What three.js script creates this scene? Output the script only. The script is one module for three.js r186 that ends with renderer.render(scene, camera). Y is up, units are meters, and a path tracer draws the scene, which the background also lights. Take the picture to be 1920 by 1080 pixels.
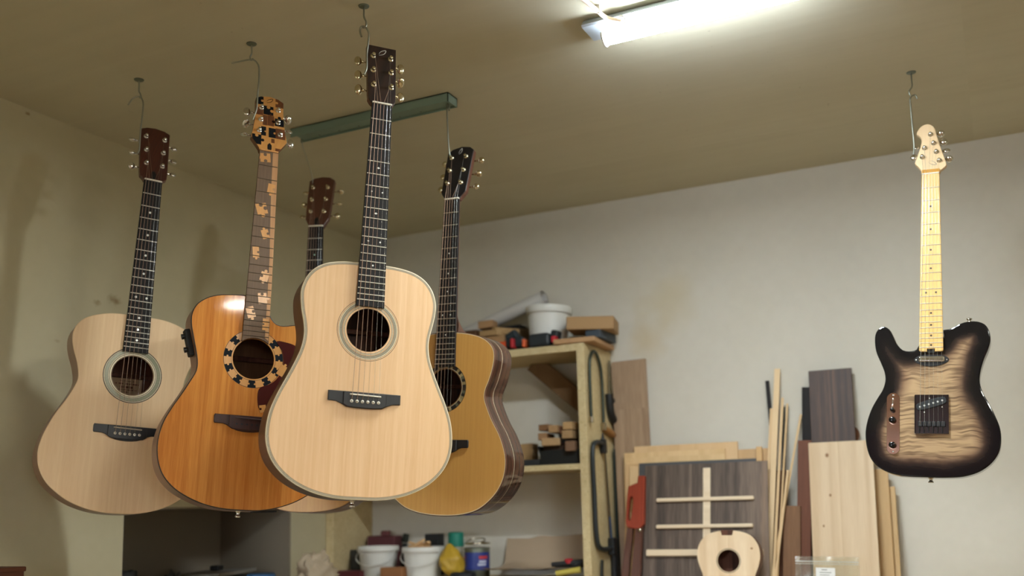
import * as THREE from 'three';
import { mergeGeometries } from 'three/addons/utils/BufferGeometryUtils.js';
import { RoundedBoxGeometry } from 'three/addons/geometries/RoundedBoxGeometry.js';
import { RectAreaLightUniformsLib } from 'three/addons/lights/RectAreaLightUniformsLib.js';
import { Brush, Evaluator, INTERSECTION } from 'three-bvh-csg';

// ---------------------------------------------------------------- camera, sky, exposure
const scene = new THREE.Scene();
const FPX = 1867;                                   // focal length of the photograph in its pixels (35 mm lens)
const camera = new THREE.PerspectiveCamera(2 * Math.atan(540 / FPX) * 180 / Math.PI, 16 / 9, 0.05, 60);
camera.position.set(0, 1.25, 0);
camera.rotation.set(0.1481, 0.4555, -0.0241, 'YXZ');
camera.setViewOffset(1920, 1080, 0, -139.35, 1920, 1080);
camera.focus = 2.28;
camera.userData.fStop = 2.0;
const renderer = new THREE.WebGLRenderer({ antialias: true });
renderer.toneMapping = THREE.LinearToneMapping;
renderer.toneMappingExposure = 1.34;
renderer.shadowMap.enabled = true;
scene.background = new THREE.Color(0.86, 0.93, 1.0);   // overcast sky, seen only through the window behind on the right
scene.backgroundIntensity = 12;
RectAreaLightUniformsLib.init();

const CEIL = 2.3846, BACK = -3.392, LEFT = -2.342, RIGHT = 2.5, REAR = 2.3;

// ---------------------------------------------------------------- helpers
const taken = {};
function numbered(name) { const n = taken[name] = (taken[name] ?? -1) + 1; return n ? name + '_' + String(n).padStart(3, '0') : name; }
function tag(o, label, category, group, kind) {
  o.userData.label = label; if (category) o.userData.category = category; if (group) o.userData.group = group; if (kind) o.userData.kind = kind; return o;
}
function thing(name, label, category, group, p = [0, 0, 0], r = [0, 0, 0]) {
  const o = new THREE.Group(); o.name = numbered(name); o.position.set(...p); o.rotation.set(r[0], r[1], r[2], 'YXZ'); scene.add(o); return tag(o, label, category, group);
}
function add(parent, name, geo, mat, label) {
  const m = new THREE.Mesh(Array.isArray(geo) ? merge(geo) : geo, mat); m.name = parent === scene ? numbered(name) : name; m.castShadow = m.receiveShadow = true;
  if (label) m.userData.label = label; parent.add(m); return m;
}
function single(name, label, category, group, geo, mat) { return tag(add(scene, name, geo, mat), label, category, group); }
function struct(name, geo, mat, label) { const m = add(scene, name, geo, mat); m.userData.kind = 'structure'; if (label) m.userData.label = label; return m; }
function merge(list) {
  const l = list.map((g) => { const n = g.index ? g.toNonIndexed() : g.clone(); for (const k of Object.keys(n.attributes)) if (!['position', 'normal', 'uv'].includes(k)) n.deleteAttribute(k); if (!n.attributes.uv) n.setAttribute('uv', new THREE.BufferAttribute(new Float32Array(n.attributes.position.count * 2), 2)); return n; });
  return l.length > 1 ? mergeGeometries(l) : l[0];
}
function place(g, p = [0, 0, 0], r = [0, 0, 0]) { const m = new THREE.Matrix4().makeRotationFromEuler(new THREE.Euler(...r)); m.setPosition(...p); return g.applyMatrix4(m); }
const box = (w, h, d, p, r) => place(new THREE.BoxGeometry(w, h, d), p, r);
const rbox = (w, h, d, rad, p, r, s = 1) => place(new RoundedBoxGeometry(w, h, d, s, Math.min(rad, w / 2.01, h / 2.01, d / 2.01)), p, r);
const cyl = (r0, r1, h, p, r, n = 16) => place(new THREE.CylinderGeometry(r0, r1, h, n), p, r);
const sph = (r, p, s = [1, 1, 1], n = 14) => place(new THREE.SphereGeometry(r, n, Math.ceil(n * 0.7)).scale(...s), p);
const lathe = (pts, p, r, n = 20) => place(new THREE.LatheGeometry(pts.map(([x, y]) => new THREE.Vector2(Math.max(x, 1e-5), y)), n), p, r);
const V = (a) => new THREE.Vector3(...a);
function tube(pts, r, n = 40, rs = 7) { return new THREE.TubeGeometry(new THREE.CatmullRomCurve3(pts.map(V), false, 'centripetal'), n, r, rs); }
function rod(a, b, r0, r1 = r0, n = 6) {
  const A = V(a), B = V(b), d = B.clone().sub(A), g = new THREE.CylinderGeometry(r1, r0, d.length(), n, 1);
  g.applyQuaternion(new THREE.Quaternion().setFromUnitVectors(new THREE.Vector3(0, 1, 0), d.normalize())); return g.translate(...A.add(B).multiplyScalar(0.5).toArray());
}
function polyrod(pts, r, n = 6) { const l = []; for (let i = 0; i + 1 < pts.length; i++) l.push(rod(pts[i], pts[i + 1], r, r, n)); return merge(l); }
function shapeOf(pts, holes = []) { const s = new THREE.Shape(pts.map((p) => new THREE.Vector2(p[0], p[1]))); for (const h of holes) s.holes.push(new THREE.Path(h.map((p) => new THREE.Vector2(p[0], p[1])))); return s; }
function extrude(pts, z0, z1, bevel = 0, holes = [], segs = 1) {
  const s = pts instanceof THREE.Shape ? pts : shapeOf(pts, holes), d = z1 - z0 - 2 * bevel;
  return new THREE.ExtrudeGeometry(s, { depth: d, bevelEnabled: bevel > 0, bevelThickness: bevel, bevelSize: bevel, bevelOffset: -bevel, bevelSegments: segs, curveSegments: 16 }).translate(0, 0, z0 + bevel);
}
const circle = (r, n = 48, x = 0, y = 0) => Array.from({ length: n }, (_, i) => [x + r * Math.cos(i / n * 2 * Math.PI), y + r * Math.sin(i / n * 2 * Math.PI)]);
function ring(r0, r1, z0, z1, x, y, n = 64) { return extrude(circle(r1, n), z0, z1, 0, [circle(r0, n)]).translate(x, y, 0); }
function spline(pts, n, closed = true) { return new THREE.CatmullRomCurve3(pts.map((p) => new THREE.Vector3(p[0], p[1], 0)), closed, 'centripetal').getSpacedPoints(n).slice(0, closed ? n : n + 1).map((p) => [p.x, p.y]); }
const mm = (l) => l.map(([x, y]) => [x / 1000, y / 1000]);
function outward(pts) {
  const n = pts.length; let A = 0; for (let i = 0; i < n; i++) { const a = pts[i], b = pts[(i + 1) % n]; A += a[0] * b[1] - b[0] * a[1]; }
  const s = Math.sign(A); return pts.map((_, i) => { const a = pts[(i + n - 1) % n], b = pts[(i + 1) % n], dx = b[0] - a[0], dy = b[1] - a[1], l = Math.hypot(dx, dy) || 1; return [s * dy / l, -s * dx / l]; });
}
function offset(pts, d) { const nn = outward(pts); return pts.map((p, i) => [p[0] + nn[i][0] * d, p[1] + nn[i][1] * d]); }
// strip between closed curves a and b (3-D points), u runs along its length in metres, v across
function strip(rows, vs) {
  const n = rows[0].length, pos = [], uv = [], idx = []; let L = [0];
  for (let i = 1; i <= n; i++) { const a = rows[0][i - 1], b = rows[0][i % n]; L.push(L[i - 1] + Math.hypot(a[0] - b[0], a[1] - b[1], (a[2] ?? 0) - (b[2] ?? 0))); }
  rows.forEach((row, k) => { for (let i = 0; i <= n; i++) { pos.push(...row[i % n]); uv.push(L[i], vs ? vs[k] : k / (rows.length - 1)); } });
  for (let k = 0; k + 1 < rows.length; k++) for (let i = 0; i < n; i++) { const a = k * (n + 1) + i, b = a + n + 1; idx.push(a, b, a + 1, a + 1, b, b + 1); }
  const g = new THREE.BufferGeometry(); g.setAttribute('position', new THREE.Float32BufferAttribute(pos, 3)); g.setAttribute('uv', new THREE.Float32BufferAttribute(uv, 2)); g.setIndex(idx); g.computeVertexNormals(); return g;
}
const at = (pts, z) => pts.map((p) => [p[0], p[1], typeof z === 'function' ? z(p[1]) : z]);
function planar(g, x0, y0, w, h) { const p = g.attributes.position, uv = new Float32Array(p.count * 2); for (let i = 0; i < p.count; i++) { uv[2 * i] = (p.getX(i) - x0) / w; uv[2 * i + 1] = (p.getY(i) - y0) / h; } g.setAttribute('uv', new THREE.BufferAttribute(uv, 2)); return g; }
// wood uv: v along the grain axis, u across, in metres divided by the size the texture covers
function grain(g, axis = 1, W = 0.3, Lh = 0.8, o = 0) {
  const p = g.attributes.position, uv = new Float32Array(p.count * 2), q = ['getX', 'getY', 'getZ'], a = q[(axis + 1) % 3], b = q[(axis + 2) % 3];
  for (let i = 0; i < p.count; i++) { uv[2 * i] = (p[a](i) + p[b](i) * 0.83) / W + o * 0.37; uv[2 * i + 1] = p[q[axis]](i) / Lh + o * 0.61; } g.setAttribute('uv', new THREE.BufferAttribute(uv, 2)); return g;
}
function rng(s) { return () => { s = (s + 0x6d2b79f5) | 0; let t = Math.imul(s ^ (s >>> 15), 1 | s); t = (t + Math.imul(t ^ (t >>> 7), 61 | t)) ^ t; return ((t ^ (t >>> 14)) >>> 0) / 4294967296; }; }
function h2(x, y, s) { let h = Math.imul(x | 0, 374761393) ^ Math.imul(y | 0, 668265263) ^ Math.imul(s | 0, 1274126177); h = Math.imul(h ^ (h >>> 13), 1274126177); return ((h ^ (h >>> 16)) >>> 0) / 4294967296; }
function vn(x, y, s = 0) { const i = Math.floor(x), j = Math.floor(y); let u = x - i, v = y - j; u = u * u * (3 - 2 * u); v = v * v * (3 - 2 * v); const a = h2(i, j, s), b = h2(i + 1, j, s), c = h2(i, j + 1, s), d = h2(i + 1, j + 1, s); return a + (b - a) * u + (c - a) * v + (a - b - c + d) * u * v; }
function fbm(x, y, s = 0, o = 4) { let t = 0, a = 0.5, n = 0; for (let k = 0; k < o; k++) { t += a * vn(x, y, s + k * 17); n += a; a *= 0.5; x *= 2.03; y *= 2.03; } return t / n; }
const clamp = (x, a = 0, b = 1) => Math.min(b, Math.max(a, x)), lerp3 = (a, b, t) => [a[0] + (b[0] - a[0]) * t, a[1] + (b[1] - a[1]) * t, a[2] + (b[2] - a[2]) * t];
function tex(w, h, fn, srgb = true) {
  const d = new Uint8Array(w * h * 4);
  for (let y = 0; y < h; y++) for (let x = 0; x < w; x++) { const c = fn((x + 0.5) / w, (y + 0.5) / h), i = 4 * (y * w + x); d[i] = clamp(c[0], 0, 255); d[i + 1] = clamp(c[1], 0, 255); d[i + 2] = clamp(c[2], 0, 255); d[i + 3] = 255; }
  const t = new THREE.DataTexture(d, w, h); t.colorSpace = srgb ? THREE.SRGBColorSpace : THREE.NoColorSpace; t.wrapS = t.wrapT = THREE.RepeatWrapping; t.magFilter = t.minFilter = THREE.LinearFilter; t.needsUpdate = true; return t;
}
// wood: colours a (early) and b (late); n grain bands across, k = [band, fibre, broad] strength
function woodTex({ a, b, n = 60, k = [0.5, 0.3, 0.5], seed = 1, w = 512, h = 512, wob = 0.02, stretch = 1, extra }) {
  return tex(w, h, (u, v) => {
    const x = u + (fbm(u * 2, v * 1.4 * stretch, seed) - 0.5) * wob, g = vn(x * n, v * 1.2 * stretch, seed + 5), f = vn(x * n * 5, v * 22 * stretch, seed + 9), br = fbm(x * 6, v * 0.7 * stretch, seed + 13, 3);
    let t = clamp(0.45 + k[0] * (g - 0.5) + k[1] * (f - 0.5) + k[2] * (br - 0.5)); let c = lerp3(a, b, t); if (extra) c = extra(c, u, v); return c;
  });
}
const std = (color, roughness = 0.6, o = {}) => new THREE.MeshStandardMaterial({ color, roughness, ...o });
const phy = (color, roughness = 0.4, o = {}) => new THREE.MeshPhysicalMaterial({ color, roughness, ...o });
// ---------------------------------------------------------------- materials
const T = {
  spruce: woodTex({ a: [237, 199, 152], b: [217, 170, 118], n: 110, k: [0.45, 0.25, 0.35], seed: 3, w: 1024, h: 512 }),
  paleSpruce: woodTex({ a: [234, 203, 158], b: [214, 174, 128], n: 100, k: [0.35, 0.2, 0.4], seed: 21, w: 1024, h: 512 }),
  gold: woodTex({ a: [214, 164, 88], b: [192, 138, 66], n: 110, k: [0.35, 0.2, 0.4], seed: 31, w: 1024, h: 512 }),
  cedar: woodTex({ a: [225, 155, 78], b: [176, 98, 40], n: 90, k: [0.4, 0.25, 0.7], seed: 41, w: 1024, h: 512 }),
  rosewood: woodTex({ a: [96, 69, 54], b: [40, 27, 22], n: 40, k: [0.7, 0.35, 0.8], seed: 51 }),
  rosePanel: woodTex({ a: [122, 104, 90], b: [64, 53, 46], n: 34, k: [0.7, 0.4, 0.8], seed: 57, extra: (c, u, v) => { const s = Math.exp(-(((u - 0.43 + 0.01 * Math.sin(v * 5)) / 0.02) ** 2)) * 0.5 + Math.exp(-(((u - 0.62) / 0.014) ** 2)) * 0.45; return lerp3(c, [150, 122, 98], s); } }),
  mahogany: woodTex({ a: [104, 62, 44], b: [64, 36, 25], n: 50, k: [0.5, 0.5, 0.5], seed: 61 }),
  walnut: woodTex({ a: [178, 152, 124], b: [140, 114, 90], n: 26, k: [0.5, 0.4, 0.7], seed: 71 }),
  ebony: woodTex({ a: [42, 38, 37], b: [22, 20, 20], n: 60, k: [0.5, 0.5, 0.4], seed: 81 }),
  board: woodTex({ a: [234, 216, 188], b: [213, 189, 156], n: 22, k: [0.5, 0.2, 0.5], seed: 91 }),
  pine: woodTex({ a: [236, 215, 184], b: [206, 176, 138], n: 20, k: [0.55, 0.15, 0.5], seed: 97, extra: (c, u, v) => { let t = 0; for (const [x, y, r] of [[0.86, 0.76, 0.016], [0.88, 0.6, 0.011], [0.78, 0.48, 0.009], [0.3, 0.25, 0.012]]) { const d = Math.hypot(u - x, (v - y) * 2.6); t = Math.max(t, 1 - clamp((d - r * 0.6) / (r * 1.2))); } return lerp3(c, [128, 82, 48], t * 0.85); } }),
  maple: woodTex({ a: [228, 188, 118], b: [212, 168, 94], n: 30, k: [0.3, 0.2, 0.4], seed: 101 }),
  paleMaple: woodTex({ a: [234, 206, 164], b: [222, 188, 142], n: 30, k: [0.3, 0.2, 0.4], seed: 103 }),
  particle: tex(512, 512, (u, v) => { const n = fbm(u * 60, v * 60, 111, 3), m = fbm(u * 5, v * 5, 112, 3), s = vn(u * 140, v * 140, 113) > 0.93 ? 0.5 : 0; return lerp3(lerp3([214, 197, 154], [190, 168, 124], clamp(n * 0.8 + m * 0.6 - 0.2)), [96, 76, 46], s); }),
  backWall: tex(1024, 1024, (u, v) => {            // u 0..1 over x -2.45..2.6, v over y 0..2.45
    const x = -2.45 + u * 5.05, y = v * 2.45, n = fbm(x * 3, y * 3, 121, 5), f = fbm(x * 40, y * 40, 122, 2); let c = lerp3([212, 208, 196], [206, 201, 188], clamp(n * 1.3 - 0.15)); c = c.map((k) => k + (f - 0.5) * 4);
    const blot = (bx, by, rx, ry, s, col) => { const d = Math.hypot((x - bx) / rx, (y - by) / ry) + (fbm(x * 9, y * 9, 125, 3) - 0.5) * 1.3; const t = clamp(1 - d) * s; c = lerp3(c, col, t); };
    blot(-1.12, 1.86, 0.09, 0.1, 0.5, [186, 160, 110]); blot(-1.03, 1.96, 0.16, 0.13, 0.32, [196, 178, 136]); blot(-1.1, 2.05, 0.2, 0.15, 0.2, [198, 186, 150]); blot(-0.75, 1.95, 0.12, 0.2, 0.14, [196, 186, 160]); return c;
  }),
  leftWall: tex(1024, 1024, (u, v) => {            // u 0..1 over z -3.5..2.5, v over y 0..2.45
    const z = -3.5 + u * 6, y = v * 2.45, n = fbm(z * 3, y * 3, 131, 5), f = fbm(z * 40, y * 40, 132, 2); let c = lerp3([198, 189, 158], [190, 181, 149], clamp(n * 1.3 - 0.15)); c = c.map((k) => k + (f - 0.5) * 4);
    for (const [bz, by, r, s] of [[-2.028, 1.88, 0.014, 0.5], [-2.093, 1.902, 0.022, 0.4], [-2.1, 1.9, 0.014, 0.3], [-1.77, 2.369, 0.007, 0.7], [-1.9, 1.75, 0.008, 0.25]]) { const d = Math.hypot(z - bz, (y - by) * 1.5) / r + (vn(z * 160, y * 160, 133) - 0.5) * 0.9; c = lerp3(c, [108, 78, 44], clamp(1.2 - d) * s); } return c;
  }),
  ceil: tex(1024, 1024, (u, v) => { const n = fbm(u * 12, v * 12, 141, 4), r = fbm(u * 5, v * 140, 142, 3), s = vn(u * 180, v * 180, 143) > 0.985 ? -14 : 0; return lerp3([208, 202, 178], [198, 191, 165], clamp(n)).map((k) => k + (r - 0.5) * 5 + s); }),
  plasterBump: tex(512, 512, (u, v) => { const n = fbm(u * 14, v * 14, 151, 5) * 160 + fbm(u * 90, v * 90, 152, 2) * 90; return [n, n, n]; }, false),
  floor: woodTex({ a: [158, 134, 102], b: [124, 102, 74], n: 30, k: [0.5, 0.3, 0.6], seed: 161 }),
};
T.grainBump = tex(2048, 256, (u, v) => { const n = 255 * (0.6 * vn(u * 260, v * 5, 271) + 0.4 * vn(u * 620, v * 14, 272)); return [n, n, n]; }, false);
const metalScratch = tex(256, 256, (u, v) => { const n = 90 + 90 * fbm(u * 20, v * 20, 171, 3); return [n, n, n]; }, false);
T.backWall.wrapS = T.backWall.wrapT = THREE.ClampToEdgeWrapping;
const wood = (map, roughness = 0.5, o = {}) => new THREE.MeshPhysicalMaterial({ map, roughness, ...o });
const M = {
  spruce: wood(T.spruce, 0.5, { clearcoat: 0.25, clearcoatRoughness: 0.45 }), paleSpruce: wood(T.paleSpruce, 0.5, { clearcoat: 0.2, clearcoatRoughness: 0.5 }),
  gold: wood(T.gold, 0.45, { clearcoat: 0.45, clearcoatRoughness: 0.3 }), cedar: wood(T.cedar, 0.05, { bumpMap: T.grainBump, bumpScale: 0.000014, specularIntensity: 0.65 }),
  roseGloss: wood(T.rosewood, 0.7, { specularIntensity: 0.2, clearcoat: 0.9, clearcoatRoughness: 0.06, color: 0xe0c8b4 }), roseSatin: wood(T.rosewood, 0.5, { clearcoat: 0.3, clearcoatRoughness: 0.35, color: 0xf4e0d4 }), walnutSatin: wood(T.walnut, 0.45, { clearcoat: 0.4, clearcoatRoughness: 0.3, color: 0xc8a890 }),
  mahogany: wood(T.mahogany, 0.45, { clearcoat: 0.35, clearcoatRoughness: 0.3 }), inside: wood(T.mahogany, 0.8), insideDark: wood(T.rosewood, 0.8, { color: 0xffe8dc }),
  ebony: wood(T.ebony, 0.6, { specularIntensity: 0.5 }), blackBridge: std(0x1c1b1d, 0.42), roseBridge: wood(T.rosewood, 0.5, { color: 0xd09a8c }),
  brownBoard: wood(T.walnut, 0.5, { color: 0xa89a88 }),
  bone: std(0xe9e2cf, 0.45), cream: std(0xe4d6b4, 0.5), darkLine: std(0x2b2118, 0.5), brownLine: std(0x5a3826, 0.45),
  fret: std(0xd8d4c8, 0.28, { metalness: 0.9 }), fretDark: std(0x6a5a48, 0.4, { metalness: 0.6 }), chrome: std(0xe4e4e2, 0.12, { metalness: 1 }), gold6: std(0xdcd2b4, 0.18, { metalness: 1 }), nickel: std(0xc9c2b0, 0.2, { metalness: 1 }),
  bronze: std(0xa88a74, 0.5, { metalness: 0.7 }), steel: std(0xd0d0cc, 0.25, { metalness: 0.95 }), wire: std(0xa2a598, 0.35, { metalness: 0.85 }), zinc: std(0x7d8478, 0.45, { metalness: 0.8 }),
  pearl: phy(0xf2f2ea, 0.25, { clearcoat: 0.5 }), black: std(0x121214, 0.4), blackGloss: phy(0x0b0b0d, 0.8, { specularIntensity: 0.1,  clearcoat: 1, clearcoatRoughness: 0.06 }), blackRubber: std(0x1a1c1e, 0.7),
  lightTile: wood(T.board, 0.45, { color: 0xf0bc78, clearcoat: 0.5, clearcoatRoughness: 0.2 }), midTile: wood(T.walnut, 0.45, { color: 0xb07a50, clearcoat: 0.5, clearcoatRoughness: 0.2 }), darkTile: phy(0x14171b, 0.6, { specularIntensity: 0.3 }), tealTile: phy(0x12303a, 0.6, { specularIntensity: 0.3 }),
  maple: wood(T.maple, 0.35, { clearcoat: 0.6, clearcoatRoughness: 0.18 }), paleMaple: wood(T.paleMaple, 0.45, { clearcoat: 0.25, clearcoatRoughness: 0.3 }), amberSheen: wood(T.maple, 0.35, { color: 0xf6e0b4 }),
  particle: wood(T.particle, 0.7), board: wood(T.board, 0.65), pine: wood(T.pine, 0.65), walnut: wood(T.walnut, 0.65), rosePanel: wood(T.rosePanel, 0.6), darkBoard: wood(T.rosewood, 0.55), brownBoardRaw: wood(T.walnut, 0.65, { color: 0xc49a80 }), slate: std(0x4a4a4c, 0.6),
  whitePlastic: phy(0xdcdcd6, 0.4), cardboard: std(0xa5845c, 0.85), paper: std(0xb8a48c, 0.9), whitePaper: std(0xcac8c4, 0.7),
};
const plaster = (map, o = {}) => new THREE.MeshStandardMaterial({ map, roughness: 0.92, bumpMap: T.plasterBump, bumpScale: 0.0004, ...o });
// ---------------------------------------------------------------- room shell
{
  const wallUV = (g, f) => { const p = g.attributes.position, uv = new Float32Array(p.count * 2); for (let i = 0; i < p.count; i++) { const q = f(p.getX(i), p.getY(i), p.getZ(i)); uv[2 * i] = q[0]; uv[2 * i + 1] = q[1]; } g.setAttribute('uv', new THREE.BufferAttribute(uv, 2)); return g; };
  const span = (x0, x1, y0, y1, z0, z1) => box(x1 - x0, y1 - y0, z1 - z0, [(x0 + x1) / 2, (y0 + y1) / 2, (z0 + z1) / 2]);
  const back = struct('wall_back', wallUV(span(LEFT - 0.6, RIGHT + 0.2, -0.1, CEIL + 0.1, BACK - 0.2, BACK), (x, y) => [(x + 2.45) / 5.05, y / 2.45]), plaster(T.backWall), 'off-white plaster back wall with faint yellow stains');
  // left wall with a recess cut into it
  const N0 = -2.93, N1 = -2.155, NT = 1.287, NB = 0.9, ND = -2.677, O = LEFT - 0.6;
  const lw = merge([span(O, LEFT, -0.1, CEIL + 0.1, N1, REAR + 0.2), span(O, LEFT, -0.1, CEIL + 0.1, BACK, N0), span(O, LEFT, NT, CEIL + 0.1, N0, N1), span(O, LEFT, -0.1, NB, N0, N1), span(O, ND, NB, NT, N0, N1)]);
  struct('wall_left', wallUV(lw, (x, y, z) => [(z + 3.5 + (x - LEFT)) / 6, y / 2.45]), plaster(T.leftWall), 'olive grey plaster left wall with a dark recess');
  struct('shade_lining_1', merge([span(ND, LEFT - 0.004, NB, NT, N0, N0 + 0.006), span(ND, LEFT - 0.004, NB, NT, N1 - 0.006, N1), span(ND, ND + 0.006, NB, NT, N0, N1), span(ND, LEFT - 0.004, NT - 0.006, NT, N0, N1), span(ND, LEFT - 0.004, NB, NB + 0.006, N0, N1)]), std(0x8a7e6c, 0.9), 'added lining of the wall recess with its shade put into the brown colour');  // added lining, its darker brown paints in the shade inside the recess
  struct('ground', merge([box(60, 0.2, 40, [0, -0.4, REAR + 20.6]), box(27, 0.2, 30, [RIGHT + 14, -0.4, REAR - 14.4])]), std(0x5c6048, 0.95), 'unseen grassy ground outside the windows, added to block light from below');  // unseen ground, added to keep light from below off the ceiling
  struct('ceiling', wallUV(span(LEFT - 0.6, RIGHT + 0.2, CEIL, CEIL + 0.2, BACK - 0.2, REAR + 0.2), (x, y, z) => [x / 3, z / 3]), plaster(T.ceil, { bumpScale: 0.0004 }), 'matt painted plaster ceiling');
  struct('floor', grain(span(LEFT - 0.6, RIGHT + 0.2, -0.15, 0, BACK - 0.2, REAR + 0.2), 0, 0.6, 1.6), wood(T.floor, 0.5), 'brown wooden floor');
  // rear wall behind the camera and right wall, each with a window
  const WB = 0.9, WT = 2.0, A0 = -2.1, A1 = -0.7, B0 = 1.15, B1 = 2.2, RC = REAR + 0.1, XC = RIGHT + 0.1;
  struct('wall_rear', merge([span(LEFT - 0.6, A0, -0.1, CEIL + 0.1, REAR, REAR + 0.2), span(A1, RIGHT + 0.2, -0.1, CEIL + 0.1, REAR, REAR + 0.2), span(A0, A1, -0.1, WB, REAR, REAR + 0.2), span(A0, A1, WT, CEIL + 0.1, REAR, REAR + 0.2)]), std(0xa86a56, 0.8), 'reddish brown painted wall behind the camera');
  struct('wall_right', wallUV(merge([span(RIGHT, RIGHT + 0.2, -0.1, CEIL + 0.1, BACK, B0), span(RIGHT, RIGHT + 0.2, -0.1, CEIL + 0.1, B1, REAR), span(RIGHT, RIGHT + 0.2, -0.1, WB, B0, B1), span(RIGHT, RIGHT + 0.2, WT, CEIL + 0.1, B0, B1)]), (x, y, z) => [(z + 3.5) / 6, y / 2.45]), plaster(T.leftWall), 'plaster right wall with a window');
  const frameMat = std(0xd8d4c8, 0.5), paneMat = phy(0xffffff, 0.02, { transmission: 1, thickness: 0 });
  const windowAt = (name, label, w, cx, cz, turn) => {
    const win = new THREE.Group(); win.name = name; win.userData = { kind: 'structure', label }; win.position.set(cx, 0, cz); win.rotation.y = turn; scene.add(win); const fr = [];
    for (const x of [-w / 2 + 0.03, 0, w / 2 - 0.03]) fr.push(box(0.06, WT - WB, 0.06, [x, (WB + WT) / 2, 0])); for (const y of [WB + 0.03, WT - 0.03]) fr.push(box(w, 0.06, 0.06, [0, y, 0])); add(win, 'frame', fr, frameMat);
    for (const s of [-1, 1]) add(win, 'pane', box(w / 2 - 0.09, WT - WB - 0.12, 0.006, [s * w / 4, (WB + WT) / 2, 0]), paneMat);
  };
  windowAt('window_1', 'window in the wall behind the camera', A1 - A0, (A0 + A1) / 2, RC, 0); windowAt('window_2', 'window in the right wall', B1 - B0, XC, (B0 + B1) / 2, Math.PI / 2);
}
// ---------------------------------------------------------------- ceiling lamps
const lampGlow = new THREE.MeshStandardMaterial({ color: 0xffffff, emissive: new THREE.Color(0.84, 0.95, 1.08), emissiveIntensity: 46, roughness: 0.4 });
const lampGlow2 = new THREE.MeshStandardMaterial({ color: 0xffffff, emissive: new THREE.Color(1, 0.97, 0.88), emissiveIntensity: 40, roughness: 0.4 });
const lampMetal = std(0xb4bcc2, 0.35, { metalness: 0.35 });
function lampHousing(len, w = 0.085) {            // reflector channel lying along x, its back on the plane y = 0
  const prof = [[-w / 2, -0.02], [-w / 2 + 0.004, -0.024], [w / 2 - 0.004, -0.024], [w / 2, -0.02], [w / 2 - 0.012, -0.006], [w / 2 - 0.02, 0], [-w / 2 + 0.02, 0], [-w / 2 + 0.012, -0.006]];
  return extrude(prof, -len / 2, len / 2).rotateY(Math.PI / 2);
}
function lens(len, r = 0.023) { const p = []; for (let i = 0; i <= 14; i++) { const a = Math.PI + i / 14 * Math.PI; p.push([r * Math.cos(a), 0.9 * r * Math.sin(a)]); } p.push([r, 0.012], [-r, 0.012]); return extrude(p, -len / 2, len / 2).rotateY(Math.PI / 2); }
function panel(parent, len, w, y, x, power, col) { const l = new THREE.RectAreaLight(new THREE.Color(...col), power, len, w); l.position.set(x, y, 0); l.rotation.x = -Math.PI / 2; l.castShadow = true; l.name = 'lamp_light'; parent.add(l); return l; }
{
  const L = thing('ceiling_lamp', 'white fluorescent strip lamp glowing on the ceiling', 'lamp', 'ceiling lamps', [-0.797 + 0.2765, CEIL, -2.078]);
  add(L, 'housing', lampHousing(0.553), lampMetal);
  add(L, 'lamp_tube', lens(0.463).translate(0.006, -0.05, 0.02), lampGlow);
  for (const s of [-1, 1]) add(L, 'end_cap', extrude(circle(0.0245, 24).filter((p) => p[1] < 0.004).concat([[-0.0245, 0.01], [0.0245, 0.01]].reverse()), -0.002, 0.002).rotateY(Math.PI / 2).translate(0.006 + s * 0.2335, -0.05, 0.02), M.whitePlastic); for (const s of [-1, 1]) add(L, 'socket', rbox(0.012, 0.03, 0.03, 0.003, [0.006 + s * 0.22, -0.034, 0.016]), M.whitePlastic);
  panel(L, 0.45, 0.04, -0.0725, 0.006, 260, [0.9, 0.98, 0.98]).position.z = 0.02;
  const c = thing('lamp_cable', 'cream cable looping along the ceiling to the strip lamp', 'cable');
  add(c, 'cable', tube([[-0.85, CEIL - 0.006, -1.62], [-0.79, CEIL - 0.007, -1.8], [-0.754, CEIL - 0.01, -1.945], [-0.744, CEIL - 0.012, -2.0], [-0.73, CEIL - 0.022, -2.03], [-0.698, CEIL - 0.035, -2.036]], 0.0052, 40, 8), std(0xe6cdb6, 0.5));
  add(c, 'cable_clip', merge([box(0.012, 0.016, 0.006, [-0.743, CEIL - 0.008, -2.004]), cyl(0.0025, 0.0025, 0.006, [-0.74, CEIL - 0.017, -2.006])]), M.whitePlastic);
  add(c, 'cable_tie', tube([[-0.7, CEIL - 0.024, -2.03], [-0.69, CEIL - 0.028, -2.031], [-0.688, CEIL - 0.04, -2.034], [-0.694, CEIL - 0.044, -2.036]], 0.0025, 14, 6), M.whitePlastic);
  // a second fitting with two tubes, above and behind the camera on the right: its streaks show in the lacquer of the cedar guitar
  const L2 = thing('ceiling_lamp', 'twin tube ceiling lamp behind the camera', 'lamp', 'ceiling lamps', [0.795, CEIL, -0.85], [0, Math.PI / 2, 0]);
  add(L2, 'housing', box(0.66, 0.014, 0.46, [0, -0.007, 0]), std(0x4a4c4c, 0.6)); for (const s of [-1, 1]) add(L2, 'reflector', box(0.64, 0.012, 0.11, [0, -0.02, s * 0.145]), lampMetal);
  for (const s of [-1, 1]) { add(L2, 'lamp_tube', cyl(0.013, 0.013, 0.58, [0, -0.05, s * 0.145], [0, 0, Math.PI / 2], 14), lampGlow2); const l = panel(L2, 0.58, 0.08, -0.066, 0, 68, [0.98, 1.0, 0.88]); l.position.z = s * 0.145; }
}
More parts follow.
